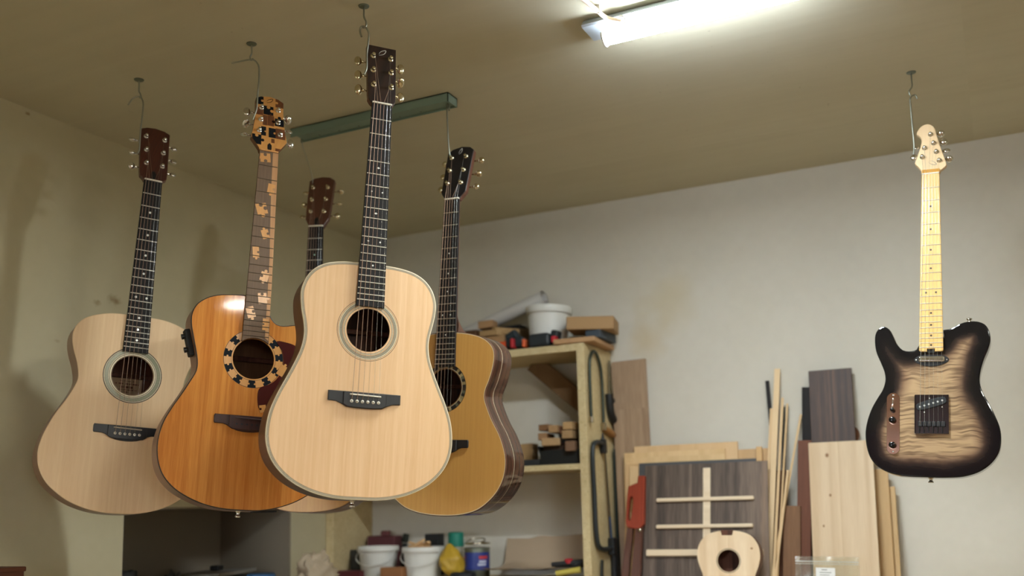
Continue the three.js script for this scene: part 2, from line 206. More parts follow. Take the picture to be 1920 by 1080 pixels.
// old green fitting on the ceiling from which two of the guitars hang
{
  const g = thing('metal_bracket', 'dark green steel channel screwed under the ceiling', 'bracket', undefined, [-1.5435, CEIL, -2.271]);
  const green = new THREE.MeshStandardMaterial({ color: 0x83988a, roughness: 0.5, metalness: 0.2 });
  add(g, 'channel', [box(0.537, 0.026, 0.003, [0, -0.013, 0.0245]), box(0.537, 0.026, 0.003, [0, -0.013, -0.0245]), box(0.537, 0.003, 0.052, [0, -0.0015, 0]), box(0.002, 0.026, 0.052, [0.2675, -0.013, 0])], green);
  add(g, 'cover_strip', box(0.52, 0.002, 0.044, [0.005, -0.02, 0]), green);
  for (const x of [-0.19, -0.12, -0.05, 0.09, 0.16]) add(g, 'screw', sph(0.003, [x, -0.0215, -0.012], [1, 0.5, 1], 8), M.zinc);
}
// ---------------------------------------------------------------- acoustic guitars (local axes: origin at the nut, y towards the head, z out of the soundboard)
const ZT = -0.007, SC = 0.645, fretY = (n, sc = SC) => -sc * (1 - Math.pow(2, -n / 12)), fbHalf = (y) => (0.0445 + (0.056 - 0.0445) * -y / 0.3225) / 2;
const mirror = (h) => [...h, ...h.slice().reverse().filter((p) => p[0] > 1e-9).map((p) => [-p[0], p[1]])];
const HA = 14 * Math.PI / 180;                                   // the headstock leans back
const toHead = (g, a = HA) => g.rotateX(-a).translate(0, 0, -0.003);
const topUV = (g) => planar(g, -0.21, -0.88, 0.42, 0.55);
const ev = new Evaluator(); ev.useGroups = false; ev.attributes = ['position', 'normal', 'uv'];
const unitFret = new THREE.CylinderGeometry(0.00115, 0.00115, 1, 6).rotateZ(Math.PI / 2);
function puzzle(w, h, k) {                                       // jigsaw piece; k = knob (1), socket (-1) or straight (0) on top, right, bottom, left
  const r = 0.19 * Math.min(w, h), pts = [], C = [[-w / 2, h / 2], [w / 2, h / 2], [w / 2, -h / 2], [-w / 2, -h / 2]];
  for (let e = 0; e < 4; e++) {
    const a = C[e], b = C[(e + 1) % 4], L = Math.hypot(b[0] - a[0], b[1] - a[1]), dx = (b[0] - a[0]) / L, dy = (b[1] - a[1]) / L, nx = -dy, ny = dx; pts.push(a);
    if (k[e]) { const cx = (a[0] + b[0]) / 2 + nx * r * 0.75 * k[e], cy = (a[1] + b[1]) / 2 + ny * r * 0.75 * k[e]; for (let i = 0; i <= 8; i++) { const t = Math.PI * (1.27 - 1.54 * i / 8); pts.push([cx + r * (Math.cos(t) * dx + Math.sin(t) * nx * k[e]), cy + r * (Math.cos(t) * dy + Math.sin(t) * ny * k[e])]); } }
  }
  return pts.reverse();
}
const spin = (pts, a, x = 0, y = 0) => pts.map(([u, v]) => [x + u * Math.cos(a) - v * Math.sin(a), y + u * Math.sin(a) + v * Math.cos(a)]);
function tuner(G, x, y, edge, tf, metal, ry, style = 0, bp) {           // post and bushing on the face, gear box behind, button beyond the edge
  const s = Math.sign(edge), face = [lathe([[0.0066, 0], [0.0066, 0.0014], [0.0054, 0.0026], [0.0038, 0.003], [0.0038, 0.005], [0.0031, 0.0065], [0.0038, 0.008], [0.0038, 0.0098], [0, 0.0104]], [x, y, 0], [Math.PI / 2, 0, 0], 14), rbox(0.014, 0.016, 0.008, 0.002, [x + s * 0.003, y, -0.02])];
  const t = add(G, 'tuner', tf(merge(face)), metal);
  const bx = bp ? bp[0] : edge + s * 0.0165, by = bp ? bp[1] : y - 0.004, prof = style ? sph(0.0095, [0, 0, 0], [1.0, 1.0, 0.62], 14) : sph(0.0112, [0, 0, 0], [0.8, 1.1, 0.42], 14);
  const b = merge([rod([x, bp ? y : by, -0.021], [bx, by, -0.021], 0.0022, 0.0022, 8), rod([bx - s * 0.0125, by, -0.021], [bx - s * 0.009, by, -0.021], 0.0036, 0.0036, 10), prof.rotateX(ry).translate(bx, by, -0.021)]);
  add(t, 'tuner_button', tf(b), metal);
}
function headGeo(pts, z0, z1, a = HA, bevel = 0.0008) { return toHead(extrude(pts, z0, z1, bevel), a); }
function acoustic(S) {
  const G = thing(S.name ?? 'acoustic_guitar', S.label, 'guitar', S.group ?? 'acoustic guitars hanging from the ceiling', S.pos, S.rot), b = S.binding ?? {}, bw = b.w ?? 0.0022, pw = b.purf ? 0.0045 : 0;
  const N = 180, out = spline(mm(S.full ?? mirror(S.half)), N), depth = (y) => ZT - (S.depth[0] + (S.depth[1] - S.depth[0]) * clamp((-y - 0.36) / 0.5)), inn = offset(out, -0.0028), hy = S.hole[0], hr = S.hole[1];
  const edge = offset(out, -bw), top = offset(out, -bw - pw), hole = circle(hr, 56, 0, hy);
  // body
  const sb = merge([new THREE.ShapeGeometry(shapeOf(top, [hole])).translate(0, 0, ZT), new THREE.ShapeGeometry(shapeOf(inn, [hole])).translate(0, 0, ZT - 0.003), strip([at(hole, ZT), at(hole, ZT - 0.003)])]);
  add(G, 'soundboard', topUV(sb), S.topMat);
  const bind = merge([strip([at(edge, ZT), at(offset(out, -0.0006), ZT), at(out, ZT - 0.0008), at(out, ZT - (b.side ?? 0.005))])]); add(G, 'binding', bind, b.mat ?? S.topMat);
  if (pw) add(G, 'purfling', strip([at(top, ZT + 0.00005), at(edge, ZT + 0.00005)]), b.purf);
  if (b.line) add(G, 'purfling_line', strip([at(offset(out, -bw - 0.0016), ZT + 0.0001), at(edge, ZT + 0.0001)]), b.line);
  const sideG = merge([strip([at(out, ZT - (b.side ?? 0.005)), at(out, (y) => depth(y) + 0.003), at(offset(out, -0.002), depth)]), strip([at(inn, ZT - 0.003), at(inn, (y) => depth(y) + 0.003)])]); planarSide(sideG);
  add(G, 'side', sideG, S.sideMat);
  if (S.sideLine) add(G, 'side_line', strip([at(offset(out, 0.0002), (y) => depth(y) * 0.42 + ZT * 0.58), at(offset(out, 0.0002), (y) => depth(y) * 0.42 + ZT * 0.58 - 0.0012)]), S.sideLine);
  const bk = new THREE.ShapeGeometry(shapeOf(offset(out, -0.002))), p = bk.attributes.position; for (let i = 0; i < p.count; i++) p.setZ(i, depth(p.getY(i))); const bk2 = bk.clone().translate(0, 0, 0.003);
  add(G, 'back', topUV(merge([bk, bk2])), S.backMat ?? S.sideMat);
  // ladder of braces seen through the hole
  add(G, 'back_brace', rbox(0.2, 0.012, 0.012, 0.003, [0, hy + 0.012, depth(hy) + 0.009]), M.inside);
  if (S.paper) add(G, 'maker_label', planar(box(0.078, 0.052, 0.0006, [0.002, hy - 0.016, depth(hy) + 0.0035]), -0.037, hy - 0.042, 0.078, 0.052), S.paper, 'oval edged paper label printed with dark lines');
  S.rosette?.(G, hy);
  // neck, heel and fretboard
  const st = []; for (let i = 0; i <= 12; i++) { const y = 0.004 - (0.366) * i / 12, w = fbHalf(Math.min(y, 0)) - 0.0004, d = 0.0155 + 0.004 * i / 12, row = []; for (let k = 0; k <= 12; k++) { const t = Math.PI * k / 12; row.push([w * Math.cos(t), y, -0.006 - d * Math.sin(t) ** 0.85]); } st.push(row); }
  add(G, 'neck', loft(st, [0.004, -0.366]), S.neckMat ?? M.mahogany);
  const hl = []; for (let i = 0; i <= 8; i++) { const t = i / 8, z = -0.02 - t * (S.depth[0] - 0.014), w = 0.025 - 0.011 * t, l = 0.06 * (1 - t) ** 2.2 + 0.018; hl.push(at2(spline([[-w, -0.361], [-w, -0.361 + l * 0.45], [-w * 0.55, -0.361 + l * 0.85], [0, -0.361 + l], [w * 0.55, -0.361 + l * 0.85], [w, -0.361 + l * 0.45], [w, -0.361]], 14, false), z)); }
  add(G, 'heel', merge([loft(hl), capOf(hl[8])]), S.neckMat ?? M.mahogany);
  const F = S.fb, fe = F.end, w0 = fbHalf(0), w1 = fbHalf(fe), fpts = [[-w0, 0], [-w1, fe]]; if (F.concave) { const r = hr + 0.001, a0 = Math.asin(w1 / r); for (let i = 0; i <= 10; i++) { const t = -a0 + 2 * a0 * i / 10; fpts.push([r * Math.sin(t), hy + r * Math.cos(t)]); } } fpts.push([w1, fe], [w0, 0]);
  const fb = add(G, 'fretboard', grain(extrude(fpts, -0.0072, 0, 0.0004), 1, 0.06, 0.5), F.mat);
  for (let n = 1; n <= F.n; n++) { const f = add(G, 'fret', unitFret, F.fretMat ?? M.fret); f.position.set(0, fretY(n), 0); f.scale.set(2 * fbHalf(fretY(n)) - 0.001, 1, 0.9); }
  F.inlay?.(G);
  add(G, 'nut', rbox(2 * w0 - 0.0004, 0.0042, 0.0092, 0.0012, [0, 0.002, -0.0027]), F.nutMat ?? M.bone);
  // headstock
  const hp = S.head.smooth ? spline(mm(S.head.pts), 90) : mm(S.head.pts);
  add(G, 'headstock', grain(headGeo(hp, -0.0155, -0.0018), 1, 0.1, 0.4), S.head.core ?? S.neckMat ?? M.mahogany); add(G, 'headplate', grain(headGeo(hp, -0.0018, 0.0002, HA, 0.0004), 1, 0.12, 0.4), S.head.face);
  S.head.extra?.(G, hp);
  const R = rng(S.seed ?? 7); for (const [x, y, e] of S.head.tuners) tuner(G, x / 1000, y / 1000, e / 1000, (g) => toHead(g), S.metal, (R() - 0.5) * 2.4, S.head.style);
  // bridge
  const B = S.bridge, by = -0.6465, bz = ZT + 0.0085, P = B.pts ?? [[77, 7], [77, -14], [60, -15], [48, -20], [38, -25.5], [20, -27], [0, -27.5]], full = mm([...P, ...P.slice(0, -1).reverse().map(([x, y]) => [-x, y])]).map(([x, y]) => [x, y + by]);
  add(G, 'bridge', [extrude(full, ZT - 0.0005, ZT + 0.0042, 0.0012), extrude(mm([[46, 6.6], [46, -20], [38, -25], [20, -26.6], [0, -27], [-20, -26.6], [-38, -25], [-46, -20], [-46, 6.6]]).map(([x, y]) => [x, y + by]).reverse(), ZT + 0.003, bz, 0.0015)], B.mat);
  if (B.saddle !== false) add(G, 'saddle', rbox(B.saddleW ?? 0.0665, 0.0028, 0.008, 0.001, [0, by, bz], [0, 0, -0.02]), B.saddleMat ?? M.bone);
  const px = (i) => -0.0285 + i * 0.0114;
  for (let i = 0; i < 6; i++) if (B.pins) { const pin = add(G, 'bridge_pin', lathe([[0, 0.0034], [0.0016, 0.0032], [0.0031, 0.0018], [0.0034, 0.0004], [0.0024, -0.001], [0.0022, -0.004]], [px(i), by - 0.0135, bz + 0.0006], [Math.PI / 2, 0, 0], 14), M.bone); add(pin, 'pin_dot', cyl(0.0012, 0.0012, 0.0006, [px(i), by - 0.0135, bz + 0.004], [Math.PI / 2, 0, 0], 10), M.darkLine); } else add(G, 'pin_hole', cyl(0.0024, 0.0024, 0.0008, [px(i), by - 0.0135, bz], [Math.PI / 2, 0, 0], 12), M.black);
  // strings
  const rad = [0.00067, 0.00053, 0.0004, 0.0003, 0.00024, 0.00021], order = [2, 1, 0, 3, 4, 5];
  if (S.strings !== false) for (let i = 0; i < 6; i++) {
    const nx = -0.0182 + i * 0.00728, tp = S.head.tuners[S.head.order ? S.head.order[i] : (i < 3 ? 2 - i : 3 + (5 - i))], c = Math.cos(HA), s = Math.sin(HA), hx = tp[0] / 1000 - Math.sign(tp[0]) * 0.003, hyy = tp[1] / 1000, q = [hx, hyy * c + 0.006 * s, -0.003 - hyy * s + 0.006 * c];
    add(G, 'string', polyrod([q, [nx, 0.004, 0.0014], [nx, 0, 0.0018], [px(i) * 0.99, by, bz + 0.0044], [px(i), by - 0.011, bz + 0.001]], rad[i], 6), i < 4 ? (S.wound ?? M.bronze) : M.steel);
  }
  const ez = ZT - (S.depth[1]) * 0.5, ey = Math.min(...out.map((q) => q[1]));
  if (S.pin !== false) add(G, 'end_pin', lathe([[0.0065, 0], [0.0065, 0.002], [0.004, 0.004], [0.004, 0.009], [0.0058, 0.011], [0.0062, 0.014], [0.004, 0.0155], [0, 0.016]], [0, ey + 0.001, ez], [Math.PI, 0, 0], 16), S.pinMat ?? M.chrome);
  S.extra?.(G, { out, depth, ey, ez }); return G;
}
function at2(pts, z) { return pts.map((p) => [p[0], p[1], z]); }
function loft(rows, yr) {                                          // open rows of equal length
  const n = rows[0].length, pos = [], uv = [], idx = []; rows.forEach((r, i) => r.forEach((p, k) => { pos.push(...p); uv.push(k / n * 0.6, yr ? p[1] / 0.4 : p[2] / 0.4); }));
  for (let i = 0; i + 1 < rows.length; i++) for (let k = 0; k + 1 < n; k++) { const a = i * n + k; idx.push(a, a + 1, a + n, a + 1, a + n + 1, a + n); }
  const g = new THREE.BufferGeometry(); g.setAttribute('position', new THREE.Float32BufferAttribute(pos, 3)); g.setAttribute('uv', new THREE.Float32BufferAttribute(uv, 2)); g.setIndex(idx); g.computeVertexNormals(); return g;
}
function capOf(row) { const s = new THREE.ShapeGeometry(shapeOf(row.map((p) => [p[0], p[1]]))); return s.translate(0, 0, row[0][2]); }
function planarSide(g) { const uv = g.attributes.uv, p = g.attributes.position; for (let i = 0; i < uv.count; i++) { const u = uv.getX(i); uv.setXY(i, p.getZ(i) / 0.16, u / 0.7); } return g; }
const dots = (list, r, mat) => (G) => { for (const [x, y] of list) add(G, 'position_marker', cyl(r, r, 0.0006, [x, y, 0.0001], [Math.PI / 2, 0, 0], 14), mat); };
const mid = (n, x = 0) => [x, (fretY(n) + fretY(n - 1)) / 2];
const ringSet = (list) => (G, y) => { for (const [a, b, m, lift] of list) add(G, 'rosette_ring', planarRing(ring(a / 1000, b / 1000, ZT - 0.0002, ZT + (lift ?? 0.0001), 0, y, 72), y), m); };
function planarRing(g, y) { const p = g.attributes.position, uv = g.attributes.uv; for (let i = 0; i < p.count; i++) { const a = Math.atan2(p.getY(i) - y, p.getX(i)); uv.setXY(i, (a / (2 * Math.PI)) * 60, Math.hypot(p.getX(i), p.getY(i) - y) * 100); } return g; }
// the maker's mark: a long calligraphic leaf
function mark(G, x, y, s, rot, mat, a = HA, z = 0.0003) {
  const o = [], q = [[-1, -0.25], [-0.55, 0.3], [0.1, 0.62], [1, 0.72], [0.7, 0.1], [0.1, -0.35], [-0.7, -0.5], [-1.05, -0.52]], c = spline(q, 30, false).map(([u, v]) => [u * s, v * s]);
  for (let i = 0; i < c.length; i++) { const t = i / (c.length - 1), w = s * (0.015 + 0.06 * Math.sin(Math.PI * t)); o.push([c[i], w]); }
  const L = [], Rr = []; o.forEach(([p, w], i) => { const a0 = o[Math.max(0, i - 1)][0], b0 = o[Math.min(o.length - 1, i + 1)][0], dx = b0[0] - a0[0], dy = b0[1] - a0[1], l = Math.hypot(dx, dy); L.push([p[0] - dy / l * w, p[1] + dx / l * w]); Rr.unshift([p[0] + dy / l * w, p[1] - dx / l * w]); });
  add(G, 'logo', toHead(extrude(spin([...L, ...Rr], rot, x, y), 0, z), a), mat, 'slender leaf shaped maker mark');
}
const herring = new THREE.MeshStandardMaterial({ roughness: 0.5, map: tex(64, 32, (u, v) => { const k = Math.floor(((u * 4 + Math.abs(v - 0.5) * 1.5) % 1) * 2); return v < 0.14 || v > 0.9 ? [60, 44, 32] : k ? [222, 206, 172] : [58, 46, 38]; }) });
{ herring.map.repeat.set(105, 1); }
const herringRing = new THREE.MeshStandardMaterial({ roughness: 0.5, map: tex(64, 32, (u) => (Math.floor(u * 4) % 2 ? [172, 162, 136] : [118, 108, 88])) }); herringRing.map.repeat.set(1.2, 1);
const shell = new THREE.MeshPhysicalMaterial({ roughness: 0.3, clearcoat: 0.4, map: tex(256, 64, (u, v) => { const n = fbm(u * 30, v * 8, 191, 3); return lerp3([120, 118, 92], [168, 168, 140], clamp(n * 1.6 - 0.3)); }) });

// ---- 1: dreadnought in front
const halfD = [[0, -361.5], [30, -361], [63, -363], [95, -370], [120, -384], [137, -405], [146, -432], [146, -452], [142, -478], [136, -505], [134, -527], [138, -555], [149, -586], [164, -620], [180, -655], [192, -690], [197, -725], [196, -750], [189, -776], [175, -800], [152, -823], [121, -842], [85, -855], [45, -862], [0, -863]];
const diamond = (x, y, w, h) => extrude([[x - w, y], [x - w * 0.3, y - h * 0.45], [x, y - h], [x + w * 0.3, y - h * 0.45], [x + w, y], [x + w * 0.3, y + h * 0.45], [x, y + h], [x - w * 0.3, y + h * 0.45]], -0.0003, 0.0002);
acoustic({
  label: 'natural spruce dreadnought guitar with herringbone edging, hanging foremost', pos: [-1.159, 2.141, -1.749], rot: [0.0049, 0.8266, -0.06], half: halfD, depth: [0.102, 0.122], hole: [-0.5055, 0.0467],
  topMat: M.spruce, sideMat: M.roseSatin, backMat: M.insideDark, binding: { w: 0.0019, mat: M.cream, purf: herring, side: 0.006 },
  rosette: ringSet([[50.6, 51.6, M.darkLine], [51.6, 53, M.cream], [53, 53.8, M.darkLine], [55.4, 56, M.darkLine], [56, 60.6, herringRing], [60.6, 61.2, M.darkLine], [61.2, 63, M.cream], [63, 63.7, M.darkLine], [66, 67, M.darkLine]]),
  fb: { end: -0.4555, n: 20, mat: M.ebony, inlay: (G) => { for (const [x, y, w, h] of [[0, mid(5)[1], 4, 2.6], [-0.0118, mid(7)[1], 2.2, 2.6], [0.0118, mid(7)[1], 2.2, 2.6], [0, mid(9)[1], 4, 2.6], [-0.013, mid(12)[1], 2.2, 2.6], [0.013, mid(12)[1], 2.2, 2.6], [0, mid(15)[1], 2.4, 2.6]]) add(G, 'position_marker', diamond(x, y, w / 1000, h / 1000), M.pearl); } },
  head: { pts: [[-22.3, 1], [-26, 5], [-30, 13], [-31, 30], [-33, 158], [33, 158], [31, 30], [30, 13], [26, 5], [22.3, 1]].reverse(), face: wood(T.rosewood, 0.5, { color: 0x94786c, clearcoat: 0.3, clearcoatRoughness: 0.2 }), tuners: [[-20, 128, -32.6], [-19.8, 89, -32], [-19, 49.5, -31.4], [20.3, 128, 32.6], [20.8, 90, 32], [20.6, 49.5, 31.4]], style: 0, extra: (G) => mark(G, 0.002, 0.141, 0.0095, 0.25, M.pearl) },
  metal: M.gold6, bridge: { mat: wood(T.ebony, 0.45, { color: 0xd8dce4 }), pins: true }, seed: 11,
});
// ---- 2: leftmost, paler top
const halfA = [[0, -360], [28, -359.5], [62, -361], [95, -369], [123, -382], [140, -400], [147, -419], [147, -442], [141, -467], [132, -492], [126, -517], [125, -535], [132, -558], [147, -590], [165, -622], [179, -654], [189, -684], [194, -714], [192, -739], [185, -762], [169, -788], [145, -810], [116, -829], [78, -844], [41, -851.5], [0, -853.5]];
const paperLabel = new THREE.MeshStandardMaterial({ roughness: 0.9, map: tex(256, 170, (u, v) => { let c = [196, 164, 128]; const R = rng(5); for (const [y, x0, x1, h] of [[0.8, 0.3, 0.75, 0.02], [0.66, 0.15, 0.9, 0.03], [0.5, 0.3, 0.72, 0.05], [0.36, 0.2, 0.85, 0.02], [0.25, 0.25, 0.6, 0.025]]) if (Math.abs(v - y) < h && u > x0 && u < x1 && vn(u * 50, y * 90, 7) > 0.4) c = [112, 70, 56]; return c; }) });
const whale = [[77, 7], [78.5, 3], [78.5, -10], [77, -13.5], [58, -14], [50, -16.5], [40, -23], [26, -28], [12, -30], [0, -30.5]];
acoustic({
  label: 'pale spruce acoustic guitar with round white fret dots, hanging leftmost', pos: [-1.914, 2.117, -1.822], rot: [-0.0218, 1.0051, -0.0703], half: halfA, depth: [0.092, 0.106], hole: [-0.512, 0.0493],
  topMat: M.paleSpruce, sideMat: M.walnutSatin, backMat: M.inside, binding: { w: 0.0018, mat: std(0xd6b68a, 0.5), side: 0.0015 }, paper: paperLabel,
  rosette: ringSet([[49.6, 51, M.brownLine], [51, 54, M.cream], [54, 55.4, M.darkLine], [55.4, 57.2, M.cream], [57.2, 58, M.darkLine], [58, 65.4, shell], [65.4, 66.2, M.darkLine], [66.2, 67.8, M.cream], [67.8, 70, M.darkLine]]),
  fb: { end: -0.4535, n: 20, mat: wood(T.ebony, 0.6, { color: 0xd8d0cc, specularIntensity: 0.5 }), inlay: dots([mid(3), mid(5), mid(7), mid(9), mid(12, -0.013), mid(12, 0.013), mid(15), mid(17), mid(19)], 0.0028, M.pearl) },
  head: { pts: [[-22.2, 0.5], [-24.5, 5], [-28.5, 10], [-33, 13], [-34.6, 30], [-36, 95], [-36.8, 157], [-22, 164], [0, 167], [22, 164], [36.8, 157], [36, 95], [34.6, 30], [33, 13], [28.5, 10], [24.5, 5], [22.2, 0.5]].reverse(), face: wood(T.mahogany, 0.4, { color: 0xd8a898, clearcoat: 0.3, clearcoatRoughness: 0.3 }), tuners: [[-23, 135, -36.5], [-20.8, 93, -36], [-19.2, 52, -35.2], [24, 135, 36.5], [22, 93.5, 36], [21, 51, 35.2]], style: 1, extra: (G) => add(G, 'truss_cover', toHead(extrude(mm([[-6, 6], [6, 6], [7, 22], [3, 30], [-3, 30], [-7, 22]]), 0, 0.0015, 0.0003)), M.black) },
  metal: M.chrome, bridge: { mat: M.blackBridge, pins: true, pts: whale, saddleMat: std(0xb8a890, 0.5) }, seed: 23, pin: false,
});
// ---- 3: cedar cutaway with jigsaw inlay, unstrung
const left2 = [[0, -358], [-26, -357.5], [-62, -360], [-93, -365.5], [-117, -376], [-136, -393], [-145, -415], [-145, -438], [-138, -469], [-130, -500], [-125, -525], [-126, -546], [-137, -570], [-153, -601], [-172, -635], [-187, -669], [-194, -703], [-194, -730], [-189, -757], [-177, -784], [-153, -810], [-120, -830], [-80, -845], [-40, -852], [0, -853.5], [42, -852.5], [85, -843], [122, -828], [153, -808], [177, -782], [189, -757], [194, -730], [194, -703], [187, -669], [172, -635], [153, -601], [137, -570], [126, -546], [124, -524], [129, -500], [137, -474], [141, -452], [139, -432], [129, -418], [112, -412], [88, -415], [63, -420], [48, -418], [37, -409], [30.5, -396], [29, -375]];
function jigsawTile(G, pts, mat, clip, z = 0.0006) {
  let g = extrude(pts, -0.002, z); if (clip) { const a = new Brush(g), b = new Brush(extrude(clip, -0.01, 0.01)); a.updateMatrixWorld(); b.updateMatrixWorld(); g = ev.evaluate(a, b, INTERSECTION).geometry; if (!g.attributes.position.count) return; }
  return g;
}
acoustic({
  label: 'orange cedar cutaway guitar with jigsaw puzzle inlays and no strings', pos: [-1.519, 2.117, -1.804], rot: [-0.0142, 0.9107, -0.0596], full: left2, depth: [0.088, 0.102], hole: [-0.506, 0.0472],
  topMat: M.cedar, sideMat: M.walnutSatin, backMat: wood(T.walnut, 0.8, { color: 0xb09880 }), binding: { w: 0.0022, mat: M.darkLine, side: 0.0035 }, strings: false, neckMat: wood(T.walnut, 0.4, { color: 0xb88458, clearcoat: 0.5 }),
  rosette: (G, y) => {
    for (const [a, c, m] of [[47.4, 50.2, M.lightTile], [50.2, 51, M.darkLine], [67.2, 68.2, M.darkLine]]) add(G, 'rosette_ring', ring(a / 1000, c / 1000, ZT - 0.0002, ZT + 0.0001, 0, y, 72), m);
    const n = 22, da = 2 * Math.PI / n, r0 = 0.051, r1 = 0.0672, rm = (r0 + r1) / 2;
    for (let i = 0; i < n; i++) {
      const a0 = i * da, pts = [], kr = 0.0022; for (let k = 0; k <= 5; k++) pts.push([r1 * Math.cos(a0 + da * k / 5), r1 * Math.sin(a0 + da * k / 5)]); const darkT = i % 2 === 0;
      const knob = (a, out) => { const tx = -Math.sin(a) * out, ty = Math.cos(a) * out, nx = Math.cos(a), ny = Math.sin(a), cx = rm * nx + tx * kr * 0.7, cy = rm * ny + ty * kr * 0.7, o = []; for (let k = 0; k <= 8; k++) { const t = Math.PI * (1.27 - 1.54 * k / 8); o.push([cx + kr * (Math.cos(t) * nx + Math.sin(t) * tx), cy + kr * (Math.cos(t) * ny + Math.sin(t) * ty)]); } return o; };
      if (!darkT) pts.push(...knob(a0 + da, 1).reverse()); for (let k = 5; k >= 0; k--) pts.push([r0 * Math.cos(a0 + da * k / 5), r0 * Math.sin(a0 + da * k / 5)]); if (!darkT) pts.push(...knob(a0, -1));
      const g = extrude(pts, ZT - 0.0003, ZT + (darkT ? 0.0001 : 0.0002)).translate(0, y, 0); add(G, 'rosette_tile', darkT ? g : grain(g, 1, 0.05, 0.2, i), darkT ? M.darkTile : M.lightTile);
    }
  },
  fb: { end: -0.4665, n: 21, concave: true, mat: M.brownBoard, fretMat: M.fretDark, nutMat: M.lightTile, inlay: (G) => {
    const edge = mm([[9.2, -1], [22, -1], [28.5, -330], [29.3, -462], [21, -455], [19, -270], [11, -100]]); add(G, 'fretboard_strip', grain(extrude(edge.reverse(), -0.001, 0.00015), 1, 0.06, 0.5), wood(T.board, 0.5, { color: 0xd4ac84 }));
    [[-8, -17, 24, 22, 0.12, [-1, 0, -1, 1]], [11, -92, 17, 24, -0.1, [0, -1, 1, 0]], [-8, -145, 25, 26, 0.3, [-1, -1, 1, 0]], [5, -206, 17, 22, 0.35, [1, -1, 0, 0]], [-14, -253, 15, 26, 0.12, [0, -1, 1, 0]], [10, -309, 19, 22, -0.2, [1, 0, 1, -1]], [9, -362, 20, 26, 0.15, [-1, 1, 0, 0]], [-16, -398, 19, 26, 0.35, [0, -1, 1, 0]], [20, -423, 13, 28, 0, [0, 0, 0, -1]]].forEach(([x, y, w, h, r, k], i) => {
      const hw = (fbHalf(y / 1000) - 0.001) * 1000, g = extrude(spin(puzzle(w / 1000, h / 1000, k), r, x / 1000, y / 1000).map(([a, b]) => [clamp(a, -hw / 1000, hw / 1000), Math.min(b, -0.001)]), -0.0005, 0.0003); add(G, 'puzzle_inlay', grain(g, 1, 0.06, 0.4, i), M.lightTile);
    });
  } },
  head: { pts: [[-22.3, 1], [-24.5, 9], [-31, 19], [-43, 37], [-39, 60], [-35, 90], [-33.5, 120], [-33.5, 152], [-20, 160], [0, 164], [20, 160], [33.5, 152], [33.5, 120], [35, 90], [39, 60], [43, 37], [31, 19], [24.5, 9], [22.3, 1]].reverse(), face: M.lightTile, core: wood(T.walnut, 0.4, { color: 0xb88458, clearcoat: 0.5 }), tuners: [[-20.1, 125.7, -34], [-21, 89.8, -36], [-24.5, 57.2, -40], [20.7, 126.5, 34], [20.5, 89.9, 36], [26.2, 55.1, 40]], style: 0,
    extra: (G, hp) => {
      const D = M.darkTile, B2 = M.midTile; [[-25, 147, 19, 24, D, [0, -1, 0, 0]], [24, 149, 20, 26, B2, [0, 0, 0, -1]], [-3, 121, 24, 26, D, [-1, -1, 0, 0]], [-25, 115, 18, 22, B2, [0, 0, 0, 0]], [-11, 91, 11, 30, B2, [0, 0, 0, 0]], [3, 92, 16, 30, B2, [1, 1, 0, 0]], [24, 91, 22, 22, D, [1, 0, 0, 1]], [-14, 58, 12, 26, D, [0, -1, 0, 0]], [7, 57, 17, 28, D, [0, -1, 0, 0]], [27, 58, 24, 30, B2, [0, 0, 0, 0]], [-30, 31, 22, 28, D, [-1, 1, 0, 0]], [9, 34, 8, 12, B2, [0, 0, 0, 0]], [22, 8, 14, 12, B2, [0, 0, 0, 0]]].forEach(([x, y, w, h, m, k], i) => { const g = jigsawTile(G, spin(puzzle(w / 1000, h / 1000, k), 0, x / 1000, y / 1000), m, hp); if (g) add(G, 'puzzle_tile', grain(toHead(g), 1, 0.06, 0.4, i), m); });
      add(G, 'truss_opening', toHead(extrude(mm([[-3.5, 4], [3.5, 4], [5, 10], [5, 20], [0, 26], [-5, 20], [-5, 10]]).map(([x, y]) => [x + 0.001, y]), 0, 0.0009)), M.black); mark(G, 0.0, 0.15, 0.0085, 0.2, M.darkTile, HA, 0.0009);
    } },
  metal: M.chrome, bridge: { mat: M.roseBridge, pts: whale, saddle: true, saddleW: 0.066, saddleMat: std(0x4a3a36, 0.5) }, seed: 37, pinMat: M.chrome,
  extra: (G, { out, depth, ey, ez }) => {
    const pg = spline(mm([[50, -459], [72, -459], [96, -466], [101, -482], [92, -510], [84, -540], [76, -568], [58, -598], [38, -631], [26, -626], [19, -618], [17.5, -574], [40, -562], [56, -548], [66, -528], [69, -506], [64, -480]]), 70);
    add(G, 'pickguard', extrude(pg.reverse(), ZT, ZT + 0.0011, 0.0003), phy(0x4a1d18, 0.25, { clearcoat: 0.8, clearcoatRoughness: 0.1 }));
    [[67, -527, 16, 26, -0.5, [1, 0, 0, 0]], [29, -620, 15, 17, 0.2, [0, 0, 0, -1]]].forEach(([x, y, w, h, r, k]) => add(G, 'puzzle_inlay', grain(extrude(spin(puzzle(w / 1000, h / 1000, k), r, x / 1000, y / 1000), ZT, ZT + 0.0014), 1, 0.06, 0.4), M.lightTile));
    // preamp on the bass side of the rim
    const pre = add(G, 'preamp', place(rbox(0.012, 0.062, 0.03, 0.002), [-0.1415, -0.478, ZT - 0.036], [0, 0, 0.27]), M.blackRubber); for (const t of [-0.016, 0.014]) add(pre, 'preamp_knob', cyl(0.0065, 0.0058, 0.012, [-0.149 - t * 0.27, -0.478 + t, ZT - 0.036], [0, 0, Math.PI / 2 + 0.27], 16), M.black);
    add(G, 'battery_box', rbox(0.055, 0.004, 0.03, 0.001, [0.058, ey + 0.001, ez], [0, 0, 0.07]), M.blackRubber);
  },
});
